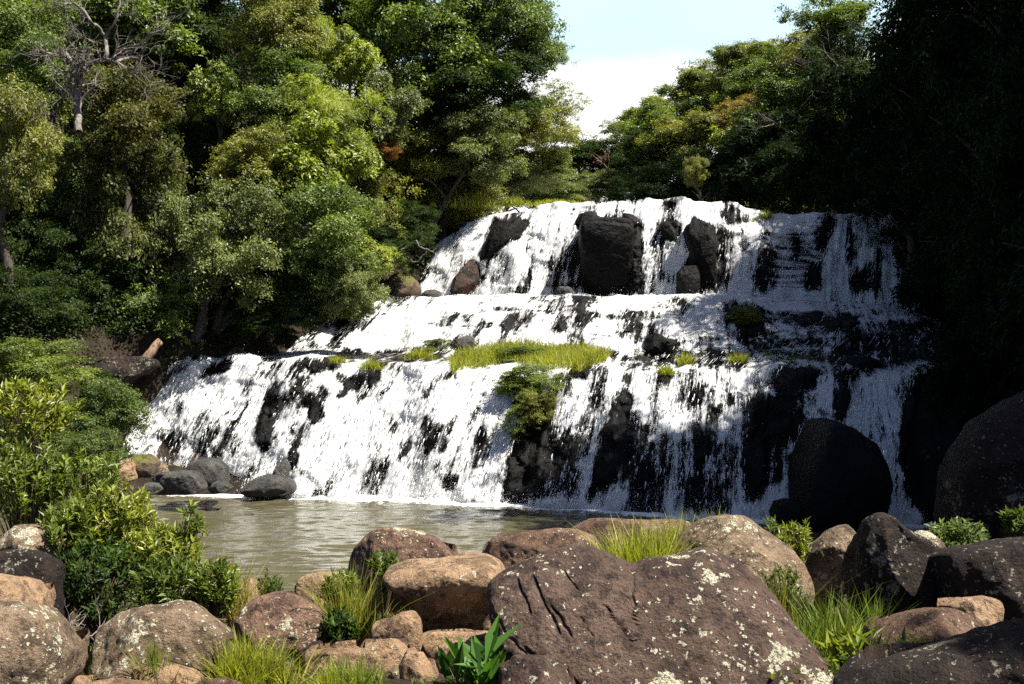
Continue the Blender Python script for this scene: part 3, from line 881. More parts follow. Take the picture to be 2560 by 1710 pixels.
ROCKS = [
 ([(-60, 1425), (0, 1432), (40, 1442), (70, 1475), (98, 1512), (90, 1575), (-60, 1590)], 12.3, .5, 'rock_tan', 'rounded boulder with one white lichen disc, just above the leftmost front boulder', .4, .75),
 ([(-80, 1520), (0, 1508), (50, 1506), (92, 1512), (126, 1543), (157, 1593), (176, 1635), (172, 1677), (146, 1715), (60, 1760), (-80, 1780)], 11.4, .6, 'rock_pale', 'lichen patched boulder in the bottom left corner, dark on its lower left', .25, .75),
 ([(240, 1575), (299, 1532), (364, 1512), (448, 1497), (479, 1509), (517, 1539), (567, 1578), (560, 1620), (537, 1700), (460, 1730), (345, 1720), (240, 1660)], 13.0, .65, 'rock_pale', 'broad peaked brown boulder under the big leafy shrub', .55, .7),
 ([(594, 1540), (613, 1512), (652, 1489), (709, 1480), (767, 1493), (805, 1520), (818, 1550), (805, 1600), (767, 1650), (652, 1650), (598, 1590)], 14.0, .55, 'rock_red', 'egg shaped boulder, sunlit on top and dark underneath, left of the dry grass clump', -.05, .8),
 ([(729, 1466), (751, 1443), (786, 1428), (830, 1426), (870, 1450), (875, 1500), (800, 1540), (735, 1505)], 17.0, .5, 'rock_tan', 'small boulder at the edge of the pool behind the dry grass clump', .2, .75),
 ([(878, 1400), (893, 1370), (908, 1355), (938, 1328), (976, 1319), (1030, 1325), (1088, 1340), (1118, 1363), (1145, 1390), (1150, 1440), (1000, 1470), (880, 1450)], 19.0, .9, 'rock_red', 'smooth reddish dome of rock standing in the pool', .45, .8),
 ([(965, 1420), (1022, 1397), (1099, 1394), (1157, 1382), (1218, 1382), (1256, 1402), (1266, 1440), (1245, 1490), (1240, 1560), (1232, 1620), (1040, 1620), (1034, 1495), (1020, 1460), (976, 1440)], 15.0, .7, 'rock_tan', 'tan overhanging boulder with a black hollow under its lip', -.75, .5),
 ([(1205, 1385), (1233, 1344), (1256, 1334), (1310, 1328), (1387, 1317), (1433, 1321), (1482, 1340), (1510, 1370), (1490, 1430), (1270, 1460), (1215, 1425)], 17.3, .7, 'rock_red', 'flat topped brown rock behind the largest boulder, touching the pool', .5, .65),
 ([(1425, 1325), (1450, 1308), (1479, 1296), (1540, 1294), (1617, 1298), (1693, 1298), (1745, 1312), (1750, 1390), (1440, 1400)], 19.5, .8, 'rock_red', 'long low reddish rock at the waterline behind the yellow green grass', .5, .6),
 ([(1668, 1390), (1683, 1359), (1717, 1321), (1756, 1294), (1813, 1288), (1867, 1290), (1905, 1315), (1947, 1345), (1986, 1372), (2020, 1394), (2015, 1440), (1928, 1470), (1775, 1450)], 16.0, .8, 'rock_pale', 'domed mottled boulder right behind the peak of the largest boulder', .5, .7),
 ([(2020, 1384), (2043, 1355), (2082, 1321), (2112, 1311), (2131, 1326), (2150, 1355), (2150, 1420), (2062, 1460), (2018, 1430)], 17.0, .5, 'rock_pale', 'small pointed brown boulder left of the tall peaked dark boulder', .2, .75),
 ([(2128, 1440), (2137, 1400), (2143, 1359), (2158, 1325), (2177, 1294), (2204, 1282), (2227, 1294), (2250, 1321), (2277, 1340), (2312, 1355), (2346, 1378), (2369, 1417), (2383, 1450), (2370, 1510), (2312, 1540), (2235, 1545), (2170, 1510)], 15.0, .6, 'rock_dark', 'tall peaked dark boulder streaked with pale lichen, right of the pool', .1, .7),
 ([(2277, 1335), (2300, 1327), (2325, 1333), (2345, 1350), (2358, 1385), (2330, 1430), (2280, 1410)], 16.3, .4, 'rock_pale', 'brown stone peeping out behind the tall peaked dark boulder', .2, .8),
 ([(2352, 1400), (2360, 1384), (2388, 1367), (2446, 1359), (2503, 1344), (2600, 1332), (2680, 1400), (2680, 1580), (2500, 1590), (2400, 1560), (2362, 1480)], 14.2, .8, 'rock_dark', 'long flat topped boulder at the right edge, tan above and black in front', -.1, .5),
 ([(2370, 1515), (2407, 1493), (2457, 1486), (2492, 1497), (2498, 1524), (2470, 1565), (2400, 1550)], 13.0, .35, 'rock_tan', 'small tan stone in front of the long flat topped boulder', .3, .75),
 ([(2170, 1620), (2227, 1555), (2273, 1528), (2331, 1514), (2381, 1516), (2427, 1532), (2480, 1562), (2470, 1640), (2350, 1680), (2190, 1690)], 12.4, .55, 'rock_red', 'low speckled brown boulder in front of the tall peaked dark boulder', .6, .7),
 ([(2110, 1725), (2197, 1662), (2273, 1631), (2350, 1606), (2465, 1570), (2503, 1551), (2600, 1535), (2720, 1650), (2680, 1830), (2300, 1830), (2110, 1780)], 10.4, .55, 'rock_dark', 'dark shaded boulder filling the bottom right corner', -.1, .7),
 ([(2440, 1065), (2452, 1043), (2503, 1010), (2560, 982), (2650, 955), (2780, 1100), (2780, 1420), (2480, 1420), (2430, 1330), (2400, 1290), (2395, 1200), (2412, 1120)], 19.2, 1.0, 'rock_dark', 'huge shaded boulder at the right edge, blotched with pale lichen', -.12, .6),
 ([(900, 1600), (946, 1558), (1003, 1528), (1034, 1524), (1051, 1545), (1055, 1590), (1026, 1615), (950, 1625)], 13.2, .35, 'rock_tan', 'slanting tan stone at the left foot of the overhanging boulder', .15, .65),
 ([(755, 1632), (790, 1622), (850, 1620), (907, 1620), (946, 1600), (980, 1593), (1011, 1614), (1021, 1634), (1000, 1668), (900, 1680), (760, 1670)], 12.2, .3, 'rock_tan', 'long low tan stone with a raised right end', .2, .6),
 ([(1045, 1600), (1080, 1581), (1141, 1577), (1233, 1583), (1256, 1600), (1235, 1625), (1090, 1630)], 13.5, .3, 'rock_tan', 'flat slab below the black hollow, uppermost of the two slabs', .4, .6),
 ([(1068, 1635), (1088, 1612), (1157, 1604), (1252, 1604), (1266, 1645), (1210, 1700), (1090, 1690)], 12.6, .35, 'rock_tan', 'thick pitted slab below the flat slab, beside the broad leaved plant', .1, .6),
 ([(997, 1660), (1015, 1634), (1057, 1629), (1074, 1655), (1100, 1705), (1060, 1735), (1000, 1710)], 11.8, .3, 'rock_tan', 'pale knobbly stone left of the broad leaved plant', .35, .75),
 ([(1010, 1640), (1018, 1622), (1034, 1617), (1048, 1630), (1044, 1648), (1022, 1652)], 12.1, .13, 'rock_tan', 'fist sized round stone on top of the pale knobbly stone', .3, .85),
 ([(978, 1676), (988, 1664), (1003, 1666), (1008, 1680), (996, 1690), (982, 1688)], 11.6, .1, 'rock_pale', 'small whitish cobble beside the pale knobbly stone', .3, .85),
 ([(1245, 1665), (1290, 1638), (1367, 1638), (1406, 1662), (1446, 1720), (1430, 1790), (1240, 1790)], 11.5, .45, 'rock', 'dark lichen flecked boulder at the bottom, under the front of the largest boulder', .5, .7),
 ([(165, 1655), (215, 1627), (268, 1612), (314, 1625), (337, 1647), (338, 1690), (268, 1720), (170, 1710)], 12.0, .4, 'rock_tan', 'tan boulder with a dark notch right of the bottom left boulder', .25, .7),
 ([(335, 1665), (400, 1650), (480, 1670), (508, 1692), (515, 1750), (345, 1750)], 11.2, .35, 'rock_tan', 'smooth tan stone between the two grass tufts at the bottom', .5, .7),
 ([(215, 1716), (240, 1702), (290, 1695), (368, 1702), (395, 1725), (380, 1770), (220, 1770)], 10.8, .3, 'rock_tan', 'flat tan stone cut by the bottom edge of the picture, left side', .5, .7),
 ([(150, 1705), (165, 1691), (195, 1687), (218, 1700), (228, 1730), (150, 1745)], 11.0, .2, 'rock_tan', 'small tan stone between the bottom left boulder and the flat tan stone', .4, .8),
 ([(500, 1716), (515, 1700), (560, 1695), (600, 1705), (620, 1750), (500, 1760)], 10.9, .2, 'rock_red', 'brown cobble half buried under the bright grass tuft', .4, .8),
 ([(732, 1650), (767, 1614), (797, 1599), (811, 1614), (792, 1662), (745, 1680)], 12.7, .25, 'rock_dark', 'dark red jagged stone tucked behind the long low tan stone', .1, .65),
 ([(4, 1340), (38, 1313), (92, 1307), (146, 1322), (168, 1355), (160, 1400), (146, 1440), (90, 1450), (20, 1430), (-20, 1380)], 16.5, .6, 'rock_pale', 'pale lichen boulder half hidden by the leafy shrub at the left edge', .35, .75),
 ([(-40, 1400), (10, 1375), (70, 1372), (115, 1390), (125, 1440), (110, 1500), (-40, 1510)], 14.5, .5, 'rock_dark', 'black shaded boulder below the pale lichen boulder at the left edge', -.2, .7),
 ([(590, 1500), (604, 1470), (620, 1443), (640, 1462), (655, 1500), (640, 1520), (600, 1520)], 16.0, .3, 'rock_tan', 'small tan wedge of rock in the grass by the pool', .3, .7),
]
for k, (pl, d_, th_, mt_, lb, ln_, bx_) in enumerate(ROCKS):
    dn = min(d_ * 0.88, 4666 / max(max(q[1] for q in pl) - 1267, 1) + 0.25) if d_ < 17.4 else d_
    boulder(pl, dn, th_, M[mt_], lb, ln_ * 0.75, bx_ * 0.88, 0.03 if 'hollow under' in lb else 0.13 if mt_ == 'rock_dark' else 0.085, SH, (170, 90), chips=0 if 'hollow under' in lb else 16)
FB = 'boulders at the foot of the falls'
for pl, d_, th_, mt_, lb, ln_ in [
 ([(455, 1183), (476, 1153), (507, 1148), (537, 1152), (564, 1168), (568, 1212), (518, 1222), (470, 1215)], 33.6, .6, 'rock_grey', 'grey faceted boulder, tallest of the cluster at the left foot of the falls', .15),
 ([(376, 1190), (390, 1181), (468, 1180), (491, 1191), (516, 1226), (484, 1234), (400, 1234)], 32.6, .6, 'rock_grey', 'low dark grey block in front of the tall faceted boulder', .1),
 ([(320, 1160), (330, 1141), (361, 1136), (388, 1157), (386, 1190), (342, 1195)], 33.8, .5, 'rock_moss', 'brown rounded boulder with a mossy cap in the cluster at the left of the falls', .2),
 ([(292, 1170), (300, 1152), (315, 1146), (330, 1164), (335, 1200), (296, 1210)], 33.0, .4, 'rock_tan', 'tan upright boulder nearest the leafy shrub at the left foot of the falls', .1),
 ([(598, 1226), (622, 1203), (660, 1190), (710, 1194), (742, 1214), (735, 1236), (620, 1240)], 35.0, .6, 'rock_grey', 'flat grey boulder lying in the foam at the foot of the falls', .4),
 ([(680, 1195), (694, 1157), (712, 1149), (727, 1168), (726, 1205), (690, 1210)], 35.8, .4, 'rock_grey', 'upright grey boulder behind the flat one in the foam', .2),
 ([(520, 1222), (537, 1205), (560, 1207), (582, 1221), (565, 1232), (530, 1232)], 32.6, .35, 'rock_grey', 'small grey stone at the right end of the cluster left of the falls', .3),
 ([(356, 1222), (366, 1207), (395, 1208), (408, 1224), (395, 1234), (362, 1234)], 32.2, .35, 'rock_grey', 'small rounded stone at the waterline under the low dark grey block', .3),
 ([(378, 1165), (395, 1157), (412, 1168), (415, 1185), (380, 1185)], 34.6, .35, 'rock_pale', 'pale wet stone between the mossy boulder and the falling water', .2),
]:
    boulder(pl, d_, th_, M[mt_], lb, ln_, .55, 0.10, FB, (90, 46))
UF = 'rocks standing in the falls'


def fd(px, py):
    """distance of the step surface seen at a pixel"""
    i = int(np.argmin(np.abs(PXC - px)))
    j = np.arange(6, NJ - 4)
    k = j[np.argmin(np.abs(GY[6:NJ - 4, i] - py))]
    return float(WAT[k, i, 1])


for pl, off, th_, mt_, lb, ln_, bx_ in [
 ([(1275, 553), (1295, 543), (1314, 557), (1306, 595), (1264, 612), (1238, 640), (1228, 660), (1197, 660), (1214, 606), (1226, 576), (1245, 557)], .1, .8, 'wet', 'dark humped rock splitting the left side of the upper fall', .35, .7),
 ([(1176, 650), (1195, 660), (1198, 695), (1186, 742), (1122, 745), (1134, 698), (1153, 672)], -.1, .6, 'wet_brown', 'rusty brown wedge of rock at the left foot of the upper fall', .3, .7),
 ([(1450, 551), (1500, 546), (1571, 550), (1580, 576), (1578, 640), (1582, 748), (1456, 752), (1452, 664), (1446, 595)], .0, 1.2, 'wet', 'big black square block in the middle of the upper fall', -.32, .4),
 ([(1434, 560), (1448, 534), (1479, 527), (1502, 545), (1505, 560), (1460, 568)], .2, .6, 'wet', 'dark cap rock on the left top corner of the black square block', .3, .7),
 ([(1553, 556), (1559, 530), (1582, 536), (1609, 553), (1609, 572), (1570, 580)], .2, .6, 'wet', 'dark cap rock on the right top corner of the black square block', .3, .7),
 ([(1647, 562), (1668, 549), (1690, 575), (1697, 620), (1690, 640), (1666, 608)], .2, .5, 'wet', 'slim dark rock in the white water right of the square block', .2, .7),
 ([(1712, 560), (1752, 551), (1785, 572), (1785, 650), (1782, 742), (1730, 745), (1726, 640), (1714, 600)], .0, .9, 'wet', 'tall black pillar where sunlight meets shade on the upper fall', -.05, .5),
 ([(1695, 742), (1694, 680), (1710, 664), (1740, 664), (1748, 690), (1748, 744)], -.6, .6, 'wet', 'black stump of rock leaning on the foot of the tall pillar', .0, .55),
 ([(1385, 730), (1395, 716), (1425, 713), (1442, 735), (1440, 748), (1390, 748)], -.6, .5, 'rock_grey', 'grey boulder at the left foot of the square block', .2, .7),
 ([(1608, 870), (1615, 842), (1640, 832), (1665, 845), (1690, 850), (1704, 875), (1690, 890), (1615, 888)], -.3, .7, 'wet', 'round black boulder in the white water of the middle cascade', .2, .75),
 ([(2055, 1057), (2066, 1053), (2090, 1055), (2131, 1069), (2177, 1103), (2193, 1145), (2203, 1207), (2190, 1260), (2176, 1300), (2082, 1320), (1994, 1310), (1996, 1240), (2001, 1187), (2020, 1130), (2043, 1076)], -1.5, 1.6, 'wet', 'huge black hump of rock at the right foot of the falls', .15, .6),
 ([(1930, 1285), (1945, 1258), (1975, 1250), (2005, 1258), (2010, 1310), (1935, 1312)], -1.2, .6, 'wet', 'low black rock at the waterline left of the huge black hump', .2, .7),
 ([(1126, 868), (1140, 848), (1170, 838), (1186, 845), (1186, 872), (1165, 882), (1135, 880)], -.2, .6, 'rock_grey', 'dark grey boulder beside the green bush on the middle ledge', .2, .6),
 ([(1380, 848), (1384, 818), (1402, 801), (1418, 806), (1412, 832), (1396, 850)], .1, .5, 'wet', 'small black hump above the grassy ledge', .3, .7),
 ([(2083, 915), (2110, 893), (2150, 889), (2190, 897), (2206, 918), (2170, 934), (2100, 932)], -.1, .8, 'wet', 'flat dark boulder on the shaded right terrace', .3, .65),
]:
    cxp = np.mean([p[0] for p in pl]); cyp = np.mean([p[1] for p in pl])
    boulder(pl, fd(cxp, cyp) + off, th_, M[mt_], lb, ln_, bx_, 0.05, UF, (110, 56), chips=4 if 'square block' in lb or 'hump of' in lb else 12)
for pl, d_, th_, mt_, lb, ln_ in [
 ([(195, 930), (225, 898), (300, 890), (370, 892), (398, 905), (385, 925), (330, 945), (290, 985), (250, 1010), (205, 1000)], 37.4, .9, 'rock_dark', 'flat topped dark bank rock under the leaning log', -.1),
 ([(945, 735), (960, 705), (985, 683), (1015, 678), (1043, 704), (1055, 730), (1040, 752), (960, 755)], 49.0, .8, 'rock_moss', 'moss topped brown boulder on the bank left of the upper fall', .25),
 ([(1046, 745), (1062, 727), (1085, 723), (1103, 729), (1102, 750), (1050, 752)], 48.6, .5, 'rock_grey', 'flat grey stone between the mossy boulder and the upper fall', .3),
 ([(556, 897), (572, 880), (590, 865), (604, 874), (618, 892), (612, 902), (565, 904)], 41.5, .5, 'rock_tan', 'tan triangular rock on the ledge above the left of the lower fall', .3),
]:
    boulder(pl, d_, th_, M[mt_], lb, ln_, .7, 0.05, None, (80, 42))

# ------------------------------------------------------------------ trees
def crown_mesh(kind, seed):
    """unit crown (radius about 1) of leaf sprays; returns leaf mesh data"""
    rng = np.random.default_rng(seed)
    if kind == 'round': nc, per, ll, lw, dr = 640, 56, 0.050, 0.023, 0.25
    elif kind == 'big': nc, per, ll, lw, dr = 330, 48, 0.090, 0.036, 0.45
    elif kind == 'feather': nc, per, ll, lw, dr = 300, 80, 0.085, 0.014, 0.5
    elif kind == 'umbrella': nc, per, ll, lw, dr = 210, 80, 0.050, 0.026, 0.1
    elif kind == 'draped': nc, per, ll, lw, dr = 420, 70, 0.050, 0.022, 0.5
    elif kind == 'sparse': nc, per, ll, lw, dr = 120, 45, 0.060, 0.022, 0.35
    nl = {'umbrella': 9, 'draped': 16, 'sparse': 10, 'round': 22}.get(kind, 15)
    ld = rdir(nl * 3, rng)
    keep = []
    for q in ld:                                        # lobes spread apart over the crown
        if all(np.dot(q, ld[k]) < (0.62 if nl < 20 else 0.76) for k in keep): keep.append(len(keep)) if False else keep.append(int(np.where((ld == q).all(1))[0][0]))
    ld = ld[keep][:nl]
    nl = len(ld)
    lr = rng.uniform(0.16, 0.42, nl) if kind == 'round' else rng.uniform(0.26, 0.46, nl)
    lc = ld * (rng.uniform(0.86, 1.04, nl) - lr)[:, None]
    if kind == 'umbrella':
        lc[:, 2] = np.abs(lc[:, 2]) * 0.7 + 0.05; lr *= 0.85
    if kind == 'draped': lc[:, 2] *= 1.05
    lc = np.concatenate([lc, [[0, 0, 0]]]); lr = np.concatenate([lr, [0.5]])
    li_ = rng.choice(nl + 1, nc, p=np.concatenate([lr[:-1] ** 2 * 0.9, [lr[-1] ** 2 * 0.6]]) / (np.sum(lr[:-1] ** 2) * 0.9 + lr[-1] ** 2 * 0.6))
    d = rdir(nc, rng)
    d[:, 2] = np.where((d[:, 2] < -0.2) & (rng.uniform(size=nc) < 0.7), -d[:, 2], d[:, 2])
    squash = np.array((1, 1, 0.55)) if kind == 'umbrella' else np.array((1, 1, 0.85))
    c = lc[li_] + d * squash * (lr[li_] * np.where(rng.uniform(size=nc) < 0.75, rng.uniform(0.8, 1.05, nc), rng.uniform(0.2, 0.8, nc)))[:, None]
    ltone = rng.uniform(size=nl + 1)
    c = c * (1 + 0.30 * fbm(c * 3.1 + seed, 3, seed + 5))[:, None]
    out_k = rng.uniform(size=nc) < 0.16                    # sprays that stick out of the outline
    c = np.where(out_k[:, None], c * rng.uniform(1.05, 1.22, (nc, 1)), c)
    rc = rng.uniform(0.06, 0.13, nc)
    ctone = 0.5 * rng.uniform(size=nc) + 0.5 * ltone[li_]
    n = nc * per
    ci = np.repeat(np.arange(nc), per)
    off = rng.normal(size=(n, 3)) * rc[ci][:, None] * np.array((1, 1, 0.55 if kind != 'draped' else 1.5)) * 0.62
    if kind in ('big', 'feather', 'draped'):
        off[:, 2] -= 0.8 * np.hypot(off[:, 0], off[:, 1])
    pos = c[ci] + off
    outw = d[ci]
    nrm_ = norm(outw * 0.55 + np.array((0, 0, 0.55)) + rdir(n, rng) * 0.75)
    dirs = norm(np.cross(nrm_, rdir(n, rng)) + outw * 0.25 + np.array((0, 0, -dr)))
    s = rng.uniform(0.65, 1.25, n)
    v, f = leaf_arrays(pos, dirs, nrm_, ll * s, lw * s)
    tone = np.clip(0.5 * ctone[ci] + 0.5 * rng.uniform(size=n) ** 1.3, 0, 1)
    o = mesh_np('crown', v, f, M['leaf' if kind in ('round', 'big', 'umbrella') else 'leaf_soft'], smooth=False, attrs={'tone': np.repeat(tone, 4)})
    me = o.data
    bpy.data.objects.remove(o)
    return me


CROWNS = {k: [crown_mesh(k, 100 + 7 * i + 31 * n) for i in range(2)] for n, k in enumerate(('round', 'big', 'feather', 'umbrella', 'draped', 'sparse'))}


def trunk_mesh(h, r, seed, reach=1.0, lean=0.0):
    """tapering trunk of height h (origin at its foot) with limbs spreading into a crown of half-width reach"""
    rng = np.random.default_rng(seed)
    t = Tubes()
    k = 7
    z = np.linspace(0, h, k)
    bx = np.cumsum(rng.normal(0, 0.03 * h, k)); by = np.cumsum(rng.normal(0, 0.03 * h, k))
    bx -= np.linspace(bx[0], bx[-1], k); by -= np.linspace(by[0], by[-1], k)
    bx = bx + lean * (z / h) ** 1.5
    pts = np.stack([bx, by, z], -1)
    t.add(pts, r * np.linspace(1.15, 0.4, k), 7)
    for b in range(7):
        a = rng.uniform(0.5, 0.98); st_ = np.array([np.interp(a * h, z, bx), np.interp(a * h, z, by), a * h])
        an = rng.uniform(0, 2 * math.pi)
        end = st_ + np.array((math.cos(an) * reach * 0.75, math.sin(an) * reach * 0.75, reach * rng.uniform(0.1, 0.7)))
        u = np.linspace(0, 1, 5)[:, None]
        lp = st_ * (1 - u) + end * u; lp[:, 2] += np.sin(u[:, 0] * 3) * 0.08 * reach
        t.add(lp, r * np.linspace(0.45, 0.08, 5), 5)
    return t


TREE_N = [0]


def tree(px, py, rx, ry, d, kind, col, label, group=None, name='tree', bark='bark', foot=None, deep=1.0):
    """crown centred at photo pixel (px,py) with pixel half-sizes rx, ry, d metres away; trunk down to the ground"""
    TREE_N[0] += 1
    sd = TREE_N[0]
    rng = np.random.default_rng(500 + sd)
    c = P(px, py, d)
    wx_, wz_ = 1.18 * rx / F * d, 1.18 * ry / F * d
    fx = c[0]
    if px < 1420 and d > 30: fx = min(fx, float(left_edge(d)) - 1.0)       # rooted on the bank, leaning out over the water
    gz = float(ground_z(fx, c[1])) if foot is None else foot
    gz = min(gz, c[2] - wz_ * 0.8)
    root = thing(name, label, 'tree', (fx, c[1], gz), group)
    tr = trunk_mesh(c[2] - gz + 0.25 * wz_, 0.05 + 0.05 * max(wx_, wz_), sd, min(wx_, wz_), c[0] - fx)
    tr.build('trunk', M[bark], root)
    me = CROWNS[kind][sd % 2]
    o = bpy.data.objects.new('crown', me)
    COL.objects.link(o)
    o.parent = root
    o.location = (c[0] - fx, 0, c[2] - gz)
    o.scale = (wx_ * 1.06, wx_ * deep, wz_ * 1.06)
    o.rotation_euler = (0, 0, rng.uniform(0, 6.28))
    if abs(wx_ - wz_) > 0.6 * max(wx_, wz_) * 0.5: pass
    o.color = (*col, 1)
    return root


OL, GR_, DK, YG, GG, RUST, BL_SHADE = (0.145, 0.160, 0.034), (0.095, 0.138, 0.033), (0.027, 0.047, 0.015), (0.190, 0.235, 0.033), (0.120, 0.148, 0.058), (0.17, 0.085, 0.028), (0.010, 0.020, 0.009)  # black tone is right-side shade put into leaf colour; dark tone deepens gaps
LB = 'trees on the left bank'
RB = 'trees on the right bank'
LEFT = [
 (60, 90, 150, 150, 46, 'round', GR_, 'dense mid green tree in the top left corner behind the bare branches'),
 (30, 370, 95, 165, 36, 'round', OL, 'olive tree cut by the left edge, halfway up the left bank'),
 (330, 60, 150, 120, 47, 'big', GR_, 'green tree behind the top of the bare branches'),
 (300, 330, 135, 170, 40, 'round', (0.07, 0.075, 0.024), 'dark vine draped tree under the bare branches, sunlit along its right side'),
 (330, 560, 150, 230, 41, 'round', (0.075, 0.09, 0.034), 'tall creeper covered tree reaching down towards the leaning log'),
 (455, 640, 100, 160, 40.5, 'round', GG, 'grey green tree above the leaning log with a bright right edge'),
 (420, 770, 90, 100, 39.8, 'big', GR_, 'low leafy tree hanging over the leaning log'),
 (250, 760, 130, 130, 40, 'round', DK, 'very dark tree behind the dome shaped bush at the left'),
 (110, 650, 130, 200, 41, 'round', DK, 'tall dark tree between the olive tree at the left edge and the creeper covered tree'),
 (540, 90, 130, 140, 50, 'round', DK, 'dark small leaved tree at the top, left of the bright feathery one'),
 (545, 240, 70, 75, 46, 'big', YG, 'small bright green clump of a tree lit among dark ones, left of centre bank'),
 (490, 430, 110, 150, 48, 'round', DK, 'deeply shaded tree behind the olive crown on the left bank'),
 (690, 70, 110, 120, 47, 'round', OL, 'tall sunlit olive tree at the top of the left bank'),
 (770, 160, 80, 150, 48, 'feather', YG, 'bright feathery bamboo like tree high on the left bank'),
 (700, 250, 120, 120, 46, 'round', GR_, 'mid green tree just below the tall olive tree'),
 (840, 300, 110, 120, 44, 'feather', YG, 'brightest yellow green tree with drooping plumes on the left bank'),
 (880, 150, 70, 75, 48, 'big', YG, 'small bright broad leaved tree above the drooping plumes'),
 (965, 280, 75, 85, 46, 'big', GG, 'rounded silvery green tree right of the drooping plumes'),
 (650, 430, 110, 110, 42, 'round', OL, 'olive rounded tree in the middle of the left bank'),
 (790, 430, 130, 110, 43, 'big', YG, 'light green tree below the drooping plumes'),
 (600, 620, 130, 170, 40, 'round', GG, 'low grey green tree over the dark hollow left of the middle cascade'),
 (800, 590, 130, 140, 41, 'round', GR_, 'green tree leaning out over the middle cascade'),
 (880, 720, 75, 90, 41, 'round', GG, 'drooping bushy tree touching the left end of the middle cascade'),
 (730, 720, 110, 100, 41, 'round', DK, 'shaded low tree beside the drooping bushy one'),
 (930, 640, 60, 45, 45, 'big', YG, 'small bright leafy tree tip pointing at the mossy boulder'),
 (1060, 110, 190, 170, 55, 'round', GR_, 'large tall dark tree against the sky at the top of the left bank'),
 (1250, 70, 130, 150, 56, 'round', GR_, 'tall tree whose right side is outlined against the blue sky'),
 (1200, 240, 150, 120, 55, 'round', DK, 'shaded tree below the tall one outlined against the sky'),
 (1340, 130, 70, 55, 57, 'round', GR_, 'tuft of crown sticking out into the sky from the left bank'),
 (1050, 420, 120, 100, 54.5, 'round', OL, 'olive yellow tree above the left of the upper fall'),
 (965, 375, 38, 28, 46, 'round', RUST, 'small tree with rusty red leaves on the left bank'),
 (950, 500, 90, 110, 47, 'sparse', OL, 'thin half bare olive tree left of the upper fall'),
 (1130, 480, 110, 95, 56, 'round', OL, 'yellow olive tree overhanging the left rim of the upper fall'),
 (1210, 370, 100, 100, 53, 'round', GG, 'grey green tree right of the olive yellow one'),
 (1330, 320, 100, 90, 58, 'round', OL, 'olive tree standing above the river at the end of the left bank'),
 (1400, 260, 80, 65, 60, 'sparse', GG, 'thin open tree spreading branches against the white cloud'),
 (1330, 430, 100, 60, 60, 'round', GG, 'low grey green tree above the grassy rim of the upper fall'),
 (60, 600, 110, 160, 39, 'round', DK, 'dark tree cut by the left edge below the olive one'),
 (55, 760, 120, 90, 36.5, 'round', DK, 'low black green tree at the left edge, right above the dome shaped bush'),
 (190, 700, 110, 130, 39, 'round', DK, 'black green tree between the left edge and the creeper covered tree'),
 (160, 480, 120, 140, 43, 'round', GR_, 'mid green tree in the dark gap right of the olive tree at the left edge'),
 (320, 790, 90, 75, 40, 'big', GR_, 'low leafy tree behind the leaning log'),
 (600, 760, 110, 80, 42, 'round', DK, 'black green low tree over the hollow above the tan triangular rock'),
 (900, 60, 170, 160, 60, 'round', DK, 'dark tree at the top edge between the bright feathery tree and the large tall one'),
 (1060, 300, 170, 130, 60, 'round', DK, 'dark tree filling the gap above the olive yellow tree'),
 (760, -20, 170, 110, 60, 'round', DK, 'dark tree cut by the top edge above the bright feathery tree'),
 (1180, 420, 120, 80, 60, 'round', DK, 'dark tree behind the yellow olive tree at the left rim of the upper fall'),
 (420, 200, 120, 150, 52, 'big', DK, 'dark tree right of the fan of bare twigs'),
 (130, 220, 120, 120, 44, 'round', GR_, 'green tree behind the trunk of the leafless grey tree'),
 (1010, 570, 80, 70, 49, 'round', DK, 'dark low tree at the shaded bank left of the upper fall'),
]
for a in LEFT: tree(*a[:7], a[7], LB)
FAR = [
 (1290, 465, 110, 50, 72, 'round', DK, 'dark bushy tree behind the grassy left rim of the upper fall'),
 (1390, 450, 100, 60, 88, 'round', GG, 'pale green tree at the far end of the river, left side of the valley gap'),
 (1540, 420, 80, 60, 86, 'round', DK, 'dark tree beside the forked leaning trunk in the valley gap'),
 (1440, 400, 90, 70, 84, 'umbrella', DK, 'dark flat topped tree in the gap of the valley behind the falls'),
 (1500, 470, 70, 45, 80, 'round', GG, 'small round grey green tree in the valley gap, just above the water'),
 (1580, 330, 80, 60, 92, 'umbrella', GG, 'hazy green tree at the lowest point of the skyline'),
 (1640, 290, 70, 60, 88, 'umbrella', OL, 'olive flat topped tree second from the valley gap on the right skyline'),
 (1400, 500, 90, 40, 75, 'round', GG, 'low spreading bushy tree beyond the grassy rim of the upper fall'),
]
for a in FAR: tree(*a[:7], a[7], 'trees in the valley gap')
